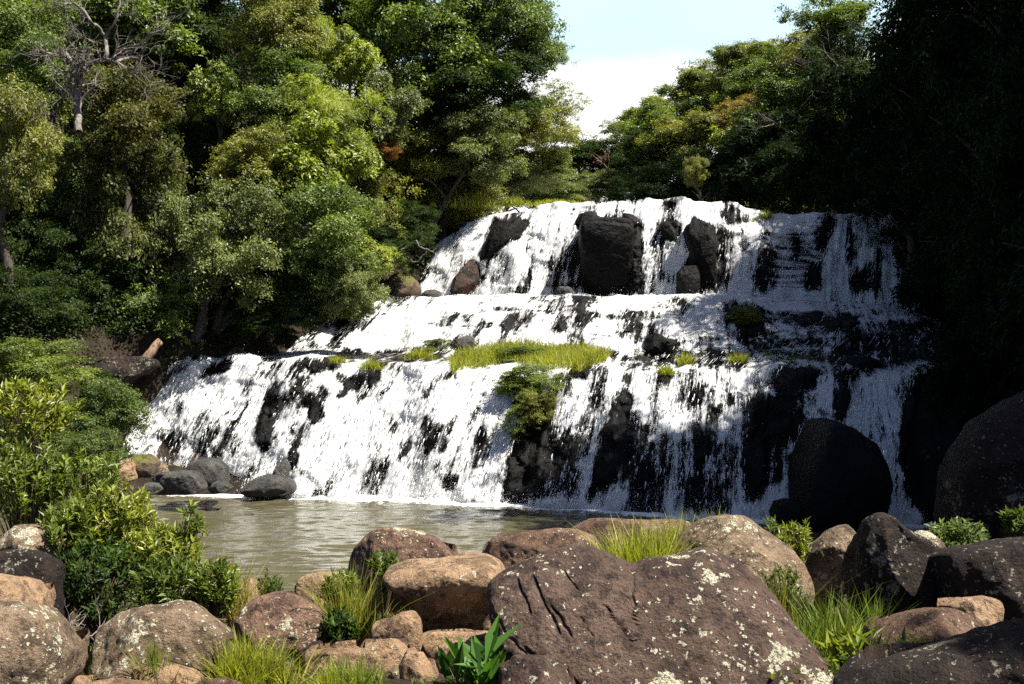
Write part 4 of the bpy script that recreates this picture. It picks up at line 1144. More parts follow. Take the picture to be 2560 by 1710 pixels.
RIGHT = [
 (1740, 240, 90, 75, 78, 'umbrella', GR_, 'dark umbrella shaped tree on the right skyline above the white cloud'),
 (1850, 160, 85, 60, 74, 'umbrella', GG, 'flat crowned tree at the left shoulder of the right skyline'),
 (1940, 160, 95, 70, 72, 'umbrella', OL, 'flat crowned tree beside the shoulder of the right skyline'),
 (1900, 250, 90, 80, 70, 'round', GR_, 'green tree just under the flat crowned skyline trees'),
 (1850, 300, 60, 60, 66, 'round', (0.20, 0.15, 0.03), 'yellow brown tree in the middle of the right bank'),
 (1740, 360, 110, 80, 70, 'round', OL, 'olive tree at the left of the right bank, under the umbrella tree'),
 (1960, 300, 110, 110, 62, 'round', GR_, 'green tree behind the pale bare branches on the right bank'),
 (2080, 70, 110, 90, 62, 'umbrella', GR_, 'tall tree at the top of the right bank, leaves against the sky'),
 (2130, 180, 110, 110, 60, 'round', DK, 'dark tree below the tallest tree on the right bank'),
 (1640, 410, 90, 90, 72, 'round', DK, 'dark tree at the left end of the right bank by the river'),
 (1780, 450, 100, 80, 64, 'round', BL_SHADE, 'black shaded low tree over the river above the upper fall'),
 (1700, 330, 120, 80, 76, 'round', GR_, 'dense green tree below the dark umbrella shaped one'),
 (1810, 230, 120, 90, 78, 'round', OL, 'olive tree filling the skyline between the umbrella shaped tree and its neighbours'),
 (1960, 210, 110, 90, 70, 'round', GR_, 'dense green tree below the two flat crowned trees'),
 (2050, 160, 100, 110, 66, 'round', OL, 'olive tree below the tall tree at the top of the right bank'),
 (1600, 370, 90, 70, 84, 'round', GG, 'grey green tree at the left end of the right skyline'),
 (1880, 350, 100, 70, 64, 'big', YG, 'light green tree right of the yellow brown one'),
 (1740, 430, 30, 40, 60, 'round', OL, 'small sunlit olive sapling in front of the dark right bank'),
]
for a in RIGHT: tree(*a[:7], a[7], RB)
SHADE = [  # trees whose near-black leaf colour stands in for deep shade
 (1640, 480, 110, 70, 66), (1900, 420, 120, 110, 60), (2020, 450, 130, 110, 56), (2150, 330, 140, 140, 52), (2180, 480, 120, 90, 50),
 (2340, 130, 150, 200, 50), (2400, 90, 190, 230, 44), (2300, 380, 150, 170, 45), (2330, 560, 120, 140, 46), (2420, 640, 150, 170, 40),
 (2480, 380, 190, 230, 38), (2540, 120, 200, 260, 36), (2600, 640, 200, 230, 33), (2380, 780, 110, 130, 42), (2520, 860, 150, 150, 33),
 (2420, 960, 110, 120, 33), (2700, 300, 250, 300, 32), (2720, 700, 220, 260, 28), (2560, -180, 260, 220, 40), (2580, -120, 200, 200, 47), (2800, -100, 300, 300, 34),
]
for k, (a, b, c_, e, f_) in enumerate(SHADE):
    tree(a, b, c_, e, f_, ('round', 'big')[k % 2], BL_SHADE, 'large tree lost in black shade on the right bank', 'black shaded trees on the right bank')
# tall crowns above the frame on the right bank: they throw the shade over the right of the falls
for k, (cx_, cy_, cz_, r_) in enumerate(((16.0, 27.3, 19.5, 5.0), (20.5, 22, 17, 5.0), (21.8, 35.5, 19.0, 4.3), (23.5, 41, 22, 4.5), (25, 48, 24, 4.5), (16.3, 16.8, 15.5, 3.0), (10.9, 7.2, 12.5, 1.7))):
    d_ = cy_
    tree(CX + cx_ / d_ * F, CY - (cz_ - CAM_H) / d_ * F, r_ / d_ * F, r_ / d_ * F, d_, 'round', BL_SHADE, 'large tree lost in black shade on the right bank', 'black shaded trees on the right bank')


# bare trees: limbs given as polylines of photo pixels, twigs grown from them
def bare_tree(limbs, d, mat, label, seed, twig=0.9, n_twig=60, cat='dead tree', name='bare_tree'):
    rng = np.random.default_rng(seed)
    t, tw = Tubes(), Tubes()
    base = P(*limbs[0][0][0], d)
    root = thing(name, label, cat, tuple(base))
    allp = []
    for pts, r0, r1 in limbs:
        q = np.array([P(x, y, d + 0.5 * math.sin(x * 0.07 + y * 0.03)) for x, y in pts]) - base
        u = np.linspace(0, len(q) - 1, len(q) * 3)
        q = np.stack([np.interp(u, range(len(q)), q[:, k]) for k in range(3)], -1)
        q[1:-1] += rng.normal(0, 0.02, (len(q) - 2, 3))
        t.add(q, np.linspace(r0, r1, len(q)), 6)
        allp.append((q, r0, r1))
    t.build('trunk', mat, root)

    def grow(p, dr, ln, r, depth):
        k = 5
        u = np.cumsum(rng.normal(0, 0.22, (k, 3)), 0) + dr
        pts = p + np.concatenate([np.zeros((1, 3)), np.cumsum(norm(u) * ln / k, 0)])
        tw.add(pts, np.linspace(r, r * 0.35, k + 1), 4)
        if depth:
            for _ in range(rng.integers(2, 5)):
                j = rng.integers(1, k + 1)
                grow(pts[j], norm(dr + rng.normal(0, 0.55, 3)), ln * rng.uniform(0.45, 0.75), r * 0.55, depth - 1)
    for _ in range(n_twig):
        q, r0, r1 = allp[rng.integers(0, len(allp))]
        j = rng.integers(len(q) // 3, len(q))
        dr = norm(q[j] - q[j - 1])
        grow(q[j], norm(dr + rng.normal(0, 0.6, 3) + np.array((0, 0, 0.35))), twig * rng.uniform(0.5, 1.2), max(0.008, r1 * 0.6), 2)
    tw.build('twigs', mat, root)
    return root


bare_tree([([(197, 330), (194, 260), (195, 215), (193, 176)], .11, .09), ([(193, 176), (178, 150), (169, 138), (150, 140), (115, 132)], .075, .03),
           ([(193, 176), (225, 158), (261, 146), (290, 155), (322, 142), (350, 148)], .085, .04), ([(261, 146), (268, 126), (261, 92), (245, 70), (230, 57), (210, 25), (184, 8), (163, 12), (160, 34)], .07, .025),
           ([(290, 155), (320, 172), (345, 178), (368, 198), (378, 235)], .05, .015), ([(261, 92), (285, 60), (300, 20), (300, -30)], .05, .02), ([(322, 142), (345, 110), (380, 85), (412, 70)], .04, .012),
           ([(193, 176), (165, 180), (165, 226), (145, 262), (132, 290)], .05, .015), ([(250, 140), (240, 110), (215, 95), (180, 75)], .04, .012)],
          33.5, M['bark_pale'], 'leafless grey tree with forked limbs and a fan of twigs, top left', 5, 1.0, 110)
bare_tree([([(2160, 235), (2140, 205), (2120, 190)], .06, .05), ([(2120, 190), (2080, 150), (2055, 125)], .05, .012), ([(2120, 190), (2070, 180), (2030, 178)], .05, .012), ([(2140, 228), (2085, 234), (2040, 228)], .05, .012), ([(2120, 190), (2110, 150), (2125, 110)], .04, .01)],
          58.5, M['bark_pale'], 'pale leafless branches spreading left from the right bank', 6, 1.3, 36, name='bare_branch')
bare_tree([([(2040, 370), (2005, 345), (1960, 322), (1935, 310)], .05, .03), ([(1960, 322), (1930, 300), (1905, 292)], .03, .01), ([(1935, 310), (1905, 318), (1890, 325)], .03, .01)],
          58.0, M['bark_pale'], 'thin leaning bare trunk low on the right bank below the yellow brown tree', 8, 0.8, 14, name='bare_branch')
bare_tree([([(1533, 478), (1526, 450), (1518, 425), (1508, 405)], .10, .05), ([(1518, 425), (1523, 405), (1520, 390)], .05, .02)], 78, M['bark_log'],
          'forked pinkish leaning trunk in the valley gap', 9, 0.9, 10)
bare_tree([([(985, 660), (980, 640), (1000, 628), (1018, 640), (1030, 655)], .06, .03), ([(1030, 655), (1045, 652), (1055, 640)], .03, .02), ([(1000, 628), (1020, 612), (1040, 600), (1050, 618), (1070, 625), (1085, 632)], .04, .02)],
          47.6, M['bark_pale'], 'pale twisted roots hanging on the dark bank left of the upper fall', 10, 0.3, 6, 'roots', 'hanging_roots')

# leaning log on the left bank
t = Tubes()
a_, b_ = P(346, 922, 37.3), P(401, 850, 37.6)
u = np.linspace(0, 1, 9)[:, None]
t.add(a_ * (1 - u) + b_ * u + RNG.normal(0, 0.015, (9, 3)), 0.16 * np.linspace(1.15, 0.8, 9), 12)
end = len(t.v[0])
lg = thing('fallen_log', 'broken sunlit log leaning up from the bank at the left end of the lower fall', 'log', tuple(a_))
t.v[0] = t.v[0] - a_
cap = mesh_np('log_body', t.v[0], [t.f[0], np.arange(end - 12, end)[None, :]], M['bark_log'], lg)

# ------------------------------------------------------------------ bushes, shrubs and grass
def bush(px, py, rx, ry, d, kind, col, label, group=None, foot_py=None, deep=0.9):
    global TREE_N
    TREE_N[0] += 1
    sd = TREE_N[0]
    rng = np.random.default_rng(sd + 900)
    c = P(px, py, d); w_, h_ = rx / F * d, ry / F * d
    ft = P(px, foot_py if foot_py else py + ry * 0.95, d)
    root = thing('bush', label, 'bush', tuple(ft), group)
    t = Tubes()
    for k in range(7):
        e = (c - ft) + rng.normal(0, 0.4, 3) * (w_, w_, h_ * 0.8)
        u = np.linspace(0, 1, 5)[:, None]
        q = u * e; q[:, 2] += np.sin(u[:, 0] * 3.1) * 0.15 * h_
        t.add(q, np.linspace(0.03, 0.008, 5) * max(w_, h_), 5)
    t.build('stems', M['stem'], root)
    o = bpy.data.objects.new('foliage', CROWNS[kind][sd % 2])
    COL.objects.link(o); o.parent = root
    o.location = tuple(c - ft)
    o.scale = (w_ * 1.1, w_ * deep, h_ * 1.1)
    o.rotation_euler = (0, 0, rng.uniform(0, 6.28))
    o.color = (*col, 1)
    return root


def shrub(px, py, rx, ry, d, ntips, ll, lw, col, label, per=11, foot=None, deep=1.0, group=None, seed=None, name='leafy_shrub', cat='shrub', upright=0.5, spread=1.0):
    """stems fanning from one foot, a rosette of lance shaped leaves at each tip"""
    TREE_N[0] += 1
    rng = np.random.default_rng(seed or (TREE_N[0] + 2000))
    if d < 17.7: d *= 0.88
    rx, ry, ll, lw, ntips = rx * 0.97, ry * 0.97, ll * 1.4, lw * 1.5, int(ntips * 1.15) if ntips > 20 else ntips
    c = P(px, py, d); w_, h_ = rx / F * d, ry / F * d
    ft = np.array((c[0], c[1], min(float(ground_z(c[0], c[1])), c[2] - h_ * 0.6))) if foot is None else P(foot[0], foot[1], d)
    root = thing(name, label, cat, tuple(ft), group)
    dr = rdir(ntips, rng)
    rr = rng.uniform(0.35, 1.0, ntips) ** 0.5
    lob = 0.85 + 0.35 * fbm(dr * 2.0 + ntips, 2, ntips)
    tips = (c - ft) + dr * (rr * lob)[:, None] * (w_, w_ * deep, h_)
    t = Tubes()
    P_, D_, N_, S_, T_ = [], [], [], [], []
    for k in range(ntips):
        u = np.linspace(0, 1, 5)[:, None]
        e = tips[k]
        q = u * e * (1, 1, 1) + (1 - u) * rng.normal(0, 0.04, 3) * w_
        q[:, :2] *= (u ** 0.6)
        if k % 2 == 0 or ntips < 60: t.add(q, np.linspace(0.012, 0.004, 5) * (1 + ll * 2), 4)
        sd = norm(q[-1] - q[-2] + np.array((0, 0, upright * 0.5)) + rng.normal(0, 0.15, 3))
        n_ = per
        a = rng.uniform(0, 6.28, n_)
        ax = norm(np.cross(sd, (0.3, 0.9, 0.2))); bx = np.cross(sd, ax)
        radial = np.cos(a)[:, None] * ax + np.sin(a)[:, None] * bx
        el = rng.uniform(0.25, 1.25, n_)[:, None]
        dl = norm(radial * np.sin(el) + sd * np.cos(el))
        back_ = rng.uniform(0, 1, n_)[:, None] ** 1.5 * ll * 1.6
        P_.append(e - sd * back_ + rng.normal(0, 0.006, (n_, 3)))
        D_.append(dl); N_.append(norm(sd * np.sin(el) - radial * np.cos(el)))
        S_.append(rng.uniform(0.6, 1.15, n_)); T_.append(np.clip(rng.uniform(0, 0.55) + rng.uniform(0, 0.45, n_), 0, 1))
    pos, dl, nn, s_, to = map(np.concatenate, (P_, D_, N_, S_, T_))
    v, f = leaf_arrays(pos, dl, nn, ll * s_, lw * s_, 0.18, 0.12)
    t.build('stems', M['stem'], root)
    o = mesh_np('leaves', v, f, M['leaf'], root, False, {'tone': np.repeat(to, 4)})
    o.color = (*col, 1)
    return root


def blades(base, ht, wd, rng, lean=0.35, bend=0.5):
    """curved grass blades from base points; returns verts and faces"""
    n = len(base); K = 4
    a = rng.uniform(0, 6.28, n)
    la = np.abs(rng.normal(0, lean, n))
    out_ = np.stack([np.cos(a), np.sin(a), 0 * a], -1)
    side = np.stack([-np.sin(a), np.cos(a), 0 * a], -1)
    turn = rng.uniform(-1.2, 1.2, n)[:, None]
    side = norm(side * np.cos(turn) + out_ * np.sin(turn))
    V_ = []
    for k in range(K):
        u = k / (K - 1)
        p = base + out_ * (ht * (la * u + bend * la * u * u))[:, None] + np.array((0, 0, 1)) * (ht * u * (1 - 0.25 * la * u))[:, None]
        hw = (wd * 0.5 * (1 - u ** 1.6) + 0.0003)[:, None]
        V_ += [p - side * hw, p + side * hw]
    v = np.stack(V_, 1).reshape(-1, 3)
    b = (np.arange(n) * 2 * K)[:, None] + (np.arange(K - 1) * 2)[None]
    return v, np.stack([b, b + 1, b + 3, b + 2], -1).reshape(-1, 4), 2 * K


def grass(px, py, w_px, h_px, d, n, col, label, wd=0.012, deep=0.6, lean=0.35, group='grass tufts', name='grass_tuft', dry=0.2, kind=None, foot_fn=None, cat='grass'):
    """tuft whose foot is at pixel (px,py)"""
    TREE_N[0] += 1
    rng = np.random.default_rng(TREE_N[0] + 5000)
    if d < 17.7:
        d *= 0.88; wd *= 1.6; n = int(n * 0.75)
    c = P(px, py, d)
    w_, h_ = w_px / F * d, h_px / F * d
    if d < 17.7:
        gap = np.clip(c[2] - float(ground_z(c[0], c[1])), 0, 0.4)
        c[2] -= gap; h_ += gap
    r = rng.normal(0, 0.45, (n, 2))
    base = np.stack([r[:, 0] * w_, r[:, 1] * w_ * deep, -0.03 * np.ones(n)], -1)
    if foot_fn is not None: base = foot_fn(base, rng)
    ht = h_ * rng.uniform(0.45, 1.05, n) * (np.exp(-0.35 * (r ** 2).sum(1)) if foot_fn is None else 0.9 + 0.3 * vnoise(base * (1.6, 1.0, 1.0), 4))
    v, f, k = blades(base, ht, wd * rng.uniform(0.6, 1.2, n), rng, lean)
    to = np.clip(rng.uniform(0.2, 1.0, n), 0, 1)
    o = mesh_np(name, v, f, M['grass'], None, False, {'tone': np.repeat(to, k)}, loc=tuple(c))
    o.color = (*col, 1)
    tag(o, label, cat, group if kind is None else None, kind)
    return o


LEAF1, LEAF2, LEAF3, LEAFD = (0.150, 0.180, 0.028), (0.110, 0.150, 0.028), (0.070, 0.105, 0.026), (0.036, 0.066, 0.020)
GY1, GY2, GY3, DRY = (0.17, 0.19, 0.028), (0.13, 0.17, 0.028), (0.085, 0.125, 0.024), (0.22, 0.16, 0.075)
LS = 'shrubs along the left shore'
bush(90, 925, 135, 90, 27, 'round', LEAF2, 'dome shaped fine leaved bush at the left edge below the dark trees', LS, 1040)
shrub(70, 1030, 130, 105, 21, 150, .17, .038, LEAF1, 'tall shrub with long yellow green lance leaves under the dome shaped bush', 12, group=LS)
bush(265, 1030, 105, 95, 23, 'round', LEAF3, 'feathery dark shrub overhanging the left end of the falls', LS, 1200)
bush(215, 1150, 110, 95, 21, 'round', LEAF3, 'dark twiggy shrub between the falls and the tall lance leaved shrub', LS, 1260)
shrub(60, 1190, 130, 110, 19, 150, .13, .032, LEAF2, 'green shrub at the left edge above the pale lichen boulder', 12, group=LS)
shrub(215, 1190, 120, 80, 19.5, 120, .12, .030, LEAF2, 'mid green shrub beside the tan upright boulder at the left of the falls', 11, group=LS)
shrub(270, 1300, 135, 110, 17, 230, .105, .027, LEAF1, 'bushy shrub with pointed rosettes in front of the left end of the pool', 12, group=LS)
shrub(180, 1320, 100, 95, 16.6, 110, .11, .027, LEAF2, 'shrub with reddish green rosettes right of the pale lichen boulder', 12, group=LS)
shrub(410, 1378, 118, 74, 16.2, 190, .10, .026, LEAF1, 'shrub reaching right over the pool below the tall sprig', 12, group=LS)
shrub(240, 1440, 140, 105, 15.6, 170, .10, .025, LEAFD, 'dark leaved shrub above the broad peaked brown boulder', 11, group=LS)
shrub(430, 1460, 120, 85, 15.2, 150, .095, .024, LEAF3, 'shaded leafy shrub between the broad peaked boulder and the pool', 11, group=LS)
shrub(545, 1450, 70, 75, 15.0, 110, .09, .022, LEAF2, 'small leafy shrub left of the egg shaped boulder', 11, group=LS)
shrub(478, 1300, 40, 50, 16.4, 16, .10, .026, LEAF2, 'single tall sprig standing up in front of the pool', 12, (440, 1440), group=LS)
shrub(675, 1462, 42, 38, 16.2, 26, .08, .02, LEAF3, 'little shrub at the pool edge above the egg shaped boulder', 10)
grass(560, 1460, 90, 110, 15.4, 420, (0.19, 0.17, 0.06), 'dry straw coloured grass in front of the pool left of the little shrub', .010, lean=.3)
grass(870, 1530, 90, 150, 14.4, 800, (0.16, 0.17, 0.045), 'tall clump of mixed dry and green grass left of the black hollow', .010, lean=.33)
shrub(850, 1565, 52, 52, 14.0, 90, .075, .022, LEAFD, 'dark glossy leaved shrub in front of the tall grass clump', 11)
shrub(850, 1460, 55, 45, 14.6, 70, .08, .02, LEAF2, 'leafy sprigs at the top of the tall grass clump', 10)
shrub(960, 1400, 50, 26, 16.3, 50, .08, .02, LEAF3, 'low leafy shrub at the foot of the reddish dome', 10)
grass(620, 1710, 120, 150, 11.4, 1500, GY1, 'largest bright yellow green grass tuft at the bottom of the picture', .011, lean=.36)
grass(540, 1690, 70, 110, 11.6, 500, GY2, 'green grass at the left side of the largest bright tuft', .011, lean=.36)
grass(390, 1715, 34, 150, 11.1, 240, GY2, 'slender upright grass tuft in front of the broad peaked brown boulder', .012, lean=.2)
grass(455, 1715, 14, 90, 11.0, 26, GY2, 'few tall blades right of the slender upright tuft', .013, lean=.2)
grass(300, 1715, 40, 70, 11.3, 160, (0.15, 0.15, 0.05), 'short olive tuft by the tan boulder with the dark notch', .010)
grass(225, 1700, 22, 60, 11.4, 70, GY3, 'thin weed in front of the notch of the tan boulder', .010)
grass(880, 1725, 90, 110, 11.2, 700, GY2, 'grass tuft at the bottom left of the pale knobbly stone', .010, lean=.4)
grass(820, 1730, 50, 90, 11.0, 260, GY1, 'small bright tuft under the long low tan stone', .010, lean=.4)
grass(1600, 1400, 120, 125, 15.3, 1500, GY1, 'yellow green grass growing in the hollow behind the notch of the largest boulder', .014, lean=.4)
grass(1690, 1370, 70, 110, 16.6, 700, GY1, 'upright yellow grass beside the domed mottled boulder', .014, lean=.3)
grass(1800, 1300, 60, 50, 17.4, 140, GY2, 'few grass blades sticking up behind the domed mottled boulder', .014, lean=.3)
shrub(1610, 1395, 40, 25, 16.3, 40, .07, .02, LEAF2, 'low leafy weeds in front of the yellow green grass behind the largest boulder', 10)
shrub(1985, 1345, 55, 55, 16.6, 60, .08, .018, LEAF1, 'sunlit leafy stems right of the domed mottled boulder', 11)
shrub(1935, 1330, 30, 55, 16.4, 18, .08, .018, LEAF2, 'thin tall weed stems in front of the shaded end of the pool', 10)
grass(1950, 1520, 60, 150, 14.0, 360, (0.12, 0.12, 0.04), 'brownish tall weeds beside the right flank of the largest boulder', .010, lean=.3)
shrub(1960, 1470, 60, 75, 14.2, 50, .075, .018, LEAF3, 'sparse dark weeds above the brownish tall weeds', 9)
grass(2080, 1570, 110, 120, 13.2, 800, GY3, 'dark green grass bed in front of the tall peaked dark boulder', .011, lean=.45)
grass(2010, 1640, 60, 110, 12.4, 340, GY3, 'green grass at the lower right flank of the largest boulder', .011, lean=.4)
shrub(2110, 1600, 50, 55, 12.2, 9, .24, .036, LEAF1, 'broad bladed plant with sunlit yellow green leaves, right of the largest boulder', 9, upright=1.0, name='leafy_plant', cat='plant')
shrub(2170, 1630, 50, 45, 11.8, 7, .24, .038, LEAF2, 'broad bladed plant with folded leaves in front of the low speckled boulder', 9, upright=1.0, name='leafy_plant', cat='plant')
shrub(2285, 1625, 60, 25, 11.4, 7, .17, .030, LEAF2, 'small bladed plant in front of the dark shaded corner boulder', 8, upright=1.0, name='leafy_plant', cat='plant')
shrub(2040, 1690, 80, 45, 11.3, 26, .12, .026, LEAF2, 'pale green leafy weeds at the bottom, right of the largest boulder', 9)
shrub(1960, 1715, 60, 30, 11.0, 20, .11, .026, LEAF1, 'low weeds at the bottom edge under the largest boulder', 9)
grass(2185, 1520, 40, 90, 14.2, 160, GY3, 'grass sprouting against the lower left of the tall peaked dark boulder', .012, lean=.3)
shrub(1195, 1690, 85, 40, 10.8, 14, .34, .070, (0.04, 0.10, 0.02), 'dark green broad leaved plant in the middle of the bottom edge', 9, upright=1.4, name='leafy_plant', cat='plant')
shrub(2400, 1340, 85, 48, 17.6, 120, .085, .028, (0.09, 0.13, 0.05), 'glossy leaved shrub between the peaked boulder and the huge shaded boulder', 11)
shrub(2545, 1305, 40, 42, 17.0, 50, .085, .026, LEAF3, 'small shrub at the right edge in front of the huge shaded boulder', 11)
# white flowers, bottom left
rng = np.random.default_rng(77)
ft = P(62, 1725, 10.9)
fl_ = thing('flowering_weed', 'weed with three small white flowers in front of the bottom left boulder', 'flower', tuple(ft))
t = Tubes(); pv, pf, n0 = [], [], 0
for (x_, y_) in ((53, 1658), (73, 1661), (60, 1672)):
    c = P(x_, y_, 10.9) - ft
    u = np.linspace(0, 1, 5)[:, None]
    t.add(u * c + np.sin(u * 3) * np.array((0.01, 0, 0)), 0.003, 4)
    a = np.linspace(0, 6.28, 9)[:-1]
    dl = np.stack([np.cos(a), -0.5 + 0 * a, np.sin(a)], -1)
    v, f = leaf_arrays(c + 0 * dl, dl, np.tile((0, -1.0, 0.4), (8, 1)), np.full(8, .022), np.full(8, .014))
    pv.append(v); pf.append(f + n0); n0 += len(v)
t.build('stems', M['stem'], fl_)
mesh_np('petals', np.concatenate(pv), np.concatenate(pf), M['spray'], fl_, False)
pos = np.array([P(x_, y_, 10.9) for x_, y_ in ((20, 1700), (45, 1710), (80, 1700), (95, 1660), (110, 1655), (30, 1680), (90, 1715))]) - ft
dl = norm(rdir(7, rng) * (1, .5, .5) + (0, -0.2, 0.2))
v, f = leaf_arrays(pos, dl, np.tile((0, -0.6, 0.8), (7, 1)), np.full(7, .07), np.full(7, .035))
o = mesh_np('leaves', v, f, M['leaf'], fl_, False, {'tone': np.repeat(rng.uniform(size=7), 4)}); o.color = (*LEAF3, 1)

# plants on the ledges of the falls
LG = 'tufts growing on the ledges of the falls'
for px, py, w_, h_, n, col, lb in [
 (845, 906, 26, 26, 240, GY1, 'round yellow green tuft on the rim of the lower fall, leftmost of the ledge tufts'),
 (925, 922, 28, 40, 300, GY1, 'tall straw green tuft on the rim of the lower fall, second from the left'),
 (1048, 898, 36, 44, 380, GY1, 'wide tuft beside the dark grey boulder on the middle ledge'),
 (1665, 935, 22, 34, 220, GY1, 'tuft on a black stone right of the big grassy ledge'),
 (1712, 912, 20, 46, 220, GY1, 'slim upright tuft right of the tuft on the black stone'),
 (1846, 906, 28, 36, 320, GY1, 'bright tuft on the terrace where sun meets shade'),
 (1918, 890, 12, 22, 90, GY1, 'tiny tuft on the shaded right terrace'),
 (2002, 902, 28, 22, 200, (0.16, 0.16, 0.04), 'low olive tuft farthest right on the terrace'),
 (1915, 545, 16, 30, 160, GY1, 'yellow tuft at the top rim of the upper fall'),
 (1888, 552, 14, 16, 80, (0.12, 0.12, 0.03), 'small olive tuft left of the yellow one at the top rim'),
]:
    grass(px, py, w_, h_, fd(px, py) - 0.25, n, col, lb, .022, 0.7, .5, LG)


def ledge(base, rng):
    px = rng.uniform(1130, 1515, len(base)); tt_ = rng.beta(1.4, 1.6, len(base))
    top = np.interp(px, [1130, 1200, 1280, 1370, 1450, 1515], [905, 880, 868, 872, 875, 895])
    bot = np.interp(px, [1130, 1200, 1280, 1370, 1450, 1515], [938, 925, 912, 930, 932, 905])
    py = top + (bot - top) * tt_
    d = np.array([fd(a, b) for a, b in zip(px, py)]) - 0.15
    return np.stack([(px - CX) / F * d, d, CAM_H - (py - CY) / F * d], -1) - P(1300, 925, 38)


g = grass(1300, 925, 100, 44, 38, 8500, GY1, 'strip of yellow green grass along the middle ledge of the falls', .026, 1, .45, kind='stuff', name='ledge_grass', foot_fn=ledge)
BG = 'bushes on the falls'
for px, py, rx, ry, off, kd, col, lb in [
 (1300, 895, 70, 36, -.5, 'round', GR_, 'leafy bush in the middle of the grassy ledge'),
 (1325, 955, 88, 52, -.6, 'round', LEAF2, 'olive bush hanging from the grassy ledge over the lower fall'),
 (1335, 1020, 74, 52, -.7, 'round', OL, 'trailing bush below the hanging olive one, over the black slot'),
 (1285, 1060, 62, 42, -.6, 'sparse', GR_, 'thin trailing sprays at the lowest end of the hanging bushes'),
 (1095, 868, 40, 26, -.3, 'round', GG, 'grey green bush left of the dark grey boulder on the middle ledge'),
 (1860, 790, 42, 30, -.3, 'round', OL, 'round olive bush on black rock at the edge of the shade'),
 (2138, 845, 24, 28, -.3, 'round', BL_SHADE, 'black shaded bush on the right terrace'),
]:
    bush(px, py, rx, ry, fd(px, min(py, 1200)) + off, kd, col, lb, BG)
for px, py, rx, ry, d_, kd, col, lb in [
 (885, 765, 60, 42, 42, 'round', GR_, 'low bush dipping to the left end of the middle cascade'),
 (765, 790, 65, 36, 41, 'round', DK, 'dark bush above the stepped water at the left of the middle cascade'),
 (640, 805, 90, 42, 40.5, 'round', DK, 'dark bush in the hollow above the tan triangular rock'),
 (490, 850, 80, 42, 41, 'round', DK, 'dark bush in the hollow right of the leaning log'),
 (320, 850, 85, 48, 40.5, 'round', DK, 'dark bush left of the leaning log'),
 (960, 610, 70, 50, 47, 'round', DK, 'dark bush above the mossy boulder'),
 (1010, 655, 40, 26, 48, 'sparse', GR_, 'thin bush beside the twisted roots'),
]:
    bush(px, py, rx, ry, d_, kd, col, lb, 'bushes on the left bank')
for px, py, w_, h_, d_, n, lb in [
 (1390, 514, 70, 20, 56, 900, 'strip of yellow grass along the far rim of the upper fall'),
 (1270, 512, 50, 30, 54, 500, 'tufty grass on the bank at the left rim of the upper fall'),
 (1180, 520, 60, 45, 53, 400, 'grass on the sunny bank above the left rim of the upper fall'),
]:
    grass(px, py, w_, h_, d_, n, GY1, lb, .04, 0.8, .5, LG)

# undergrowth covering both banks and weeds between the boulders
def undergrowth(name, label, n_cl, xr, yr, cond, col, size, seed, hgt=(0.3, 1.0), per=190, ll=0.13, lw=0.058):
    rng = np.random.default_rng(seed)
    x = rng.uniform(*xr, n_cl * 6); y = rng.uniform(*yr, n_cl * 6)
    k = cond(x, y)
    x, y = x[k][:n_cl], y[k][:n_cl]
    n_cl = len(x)
    z = ground_z(x, y)
    r = rng.uniform(*size, n_cl)
    ci = np.repeat(np.arange(n_cl), per)
    n = len(ci)
    d = rdir(n, rng); d[:, 2] = np.abs(d[:, 2])
    pos = np.stack([x, y, z], -1)[ci] + d * (r[ci] * rng.uniform(0.6, 1.05, n))[:, None] * (1, 1, 1.1)
    nn = norm(d + rdir(n, rng) * 0.8 + np.array((0, 0, 0.4)))
    dl = np.cross(nn, rdir(n, rng))
    s_ = rng.uniform(0.6, 1.3, n)
    v, f = leaf_arrays(pos, dl, nn, ll * s_, lw * s_)
    to = np.clip(0.5 * rng.uniform(size=n_cl)[ci] + 0.5 * rng.uniform(size=n), 0, 1)
    o = mesh_np(name, v, f, M['leaf'], None, False, {'tone': np.repeat(to, 4)})
    o.color = (*col, 1)
    return tag(o, label, 'undergrowth', kind='stuff')


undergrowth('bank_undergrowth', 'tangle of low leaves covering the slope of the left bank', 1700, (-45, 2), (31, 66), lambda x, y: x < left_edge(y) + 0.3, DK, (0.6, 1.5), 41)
undergrowth('bank_undergrowth', 'dark tangle of low leaves covering the slope of the right bank', 1500, (10, 45), (22, 70), lambda x, y: x > right_edge(y) + 0.6, BL_SHADE, (0.6, 1.6), 42)
undergrowth('valley_undergrowth', 'far low greenery on the valley floor behind the falls', 500, (-14, 26), (64, 120), lambda x, y: (x < left_edge(y)) | (x > right_edge(y)), GR_, (1.0, 2.4), 43, ll=0.36, lw=0.16)
undergrowth('shore_weeds', 'low weeds and leaves between the boulders of the near shore', 330, (-8, 8), (9.3, 20.0), lambda x, y: (x < -0.2) | (x > 2.8), LEAF3, (0.08, 0.24), 44, per=44, ll=0.07, lw=0.022)

bare_tree([([(190, 1640), (205, 1610), (225, 1592), (250, 1575)], .012, .006), ([(205, 1610), (190, 1585), (180, 1560)], .009, .004), ([(225, 1592), (232, 1612), (238, 1630)], .009, .004)],
          11.2, M['bark_pale'], 'dry pale twigs lying between the bottom left boulder and the peaked one', 21, 0.25, 10, 'twigs', 'dry_twigs')


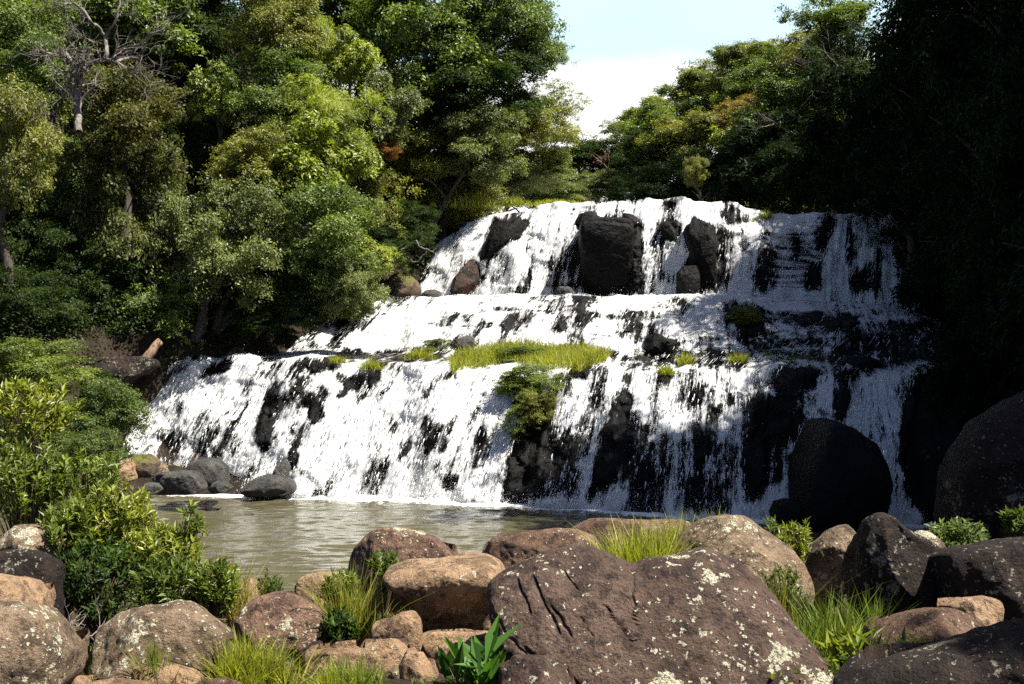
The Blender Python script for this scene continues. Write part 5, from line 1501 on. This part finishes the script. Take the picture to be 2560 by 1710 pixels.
# loose stones between the boulders
protos = []
for k in range(4):
    a = np.linspace(0, 6.283, 9)[:-1]
    rr = np.random.default_rng(60 + k).uniform(0.75, 1.1, 8)
    pl = np.stack([1000 + 24 * rr * np.cos(a), 1640 + 15 * rr * np.sin(a)], 1)
    protos.append(boulder(pl, 22.0, 0.16, M[('rock_tan', 'rock_red', 'rock_pale', 'rock_tan')[k]], 'small loose stone wedged between the shore boulders', 0.3, 0.7, 0.09, 'loose stones between the shore boulders', (40, 22), seed=70 + k, name='small_stone', cat='stone'))
rng = np.random.default_rng(90)
for k, (px, py) in enumerate(((128, 1690), (190, 1660), (232, 1600), (590, 1660), (560, 1640), (690, 1668), (716, 1690), (838, 1612), (880, 1700), (930, 1690), (960, 1700), (1010, 1612), (860, 1690), (790, 1700), (1130, 1700), (1180, 1600), (2090, 1690), (2150, 1660), (420, 1712), (330, 1712), (640, 1690), (905, 1640), (1040, 1598), (2330, 1690), (2140, 1560), (700, 1560), (530, 1600))):
    o = protos[k] if k < 4 else protos[k % 4].copy()
    if k >= 4: COL.objects.link(o)
    d_ = min(15.0, max(9.6, 4666 / max(py - 1267, 1)))
    p = P(px, py, d_)
    z_ = float(ground_z(p[0], d_))
    sc_ = rng.uniform(0.35, 0.75)
    o.scale = (sc_, sc_, sc_ * rng.uniform(0.8, 1.2))
    o.rotation_euler = (rng.uniform(-.3, .3), rng.uniform(-.3, .3), rng.uniform(0, 6.28))
    o.location = (p[0], d_, z_ + 0.05)

# short grass in the crevices of the shore
rng = np.random.default_rng(91)
cx_ = rng.uniform(-7, 7, 170); cy_ = rng.uniform(9.3, 19.5, 170)
ci = np.repeat(np.arange(170), 34)
bx_ = cx_[ci] + rng.normal(0, 0.10, len(ci)); by_ = cy_[ci] + rng.normal(0, 0.10, len(ci))
base = np.stack([bx_, by_, ground_z(bx_, by_) - 0.03], -1)
v, f, k = blades(base, rng.uniform(0.10, 0.34, 170)[ci] * rng.uniform(0.5, 1.1, len(ci)), rng.uniform(0.006, 0.014, len(ci)), rng, 0.5)
o = mesh_np('shore_grass', v, f, M['grass'], None, False, {'tone': np.repeat(np.clip(0.6 * rng.uniform(size=170)[ci] + 0.4 * rng.uniform(size=len(ci)), 0, 1), k)})
o.color = (0.14, 0.14, 0.035, 1)
tag(o, 'short tangled grass in the crevices between the shore boulders', 'grass', kind='stuff')
bush(715, 845, 45, 30, 41.5, 'round', DK, 'small dark bush at the lower left corner of the middle cascade', 'bushes on the left bank')

for a in ((225, 868, 60, 36, 38.6, 'round', DK, 'small added dark bush at the left end of the flat topped bank rock'), (300, 872, 55, 30, 39.2, 'round', DK, 'small added dark bush behind the flat topped bank rock'), (245, 960, 50, 45, 36.4, 'round', DK, 'added dark bush hanging over the front of the flat topped bank rock')):
    bush(*a, 'bushes on the left bank')  # bushes added so their dark colour gives the bank its black shade
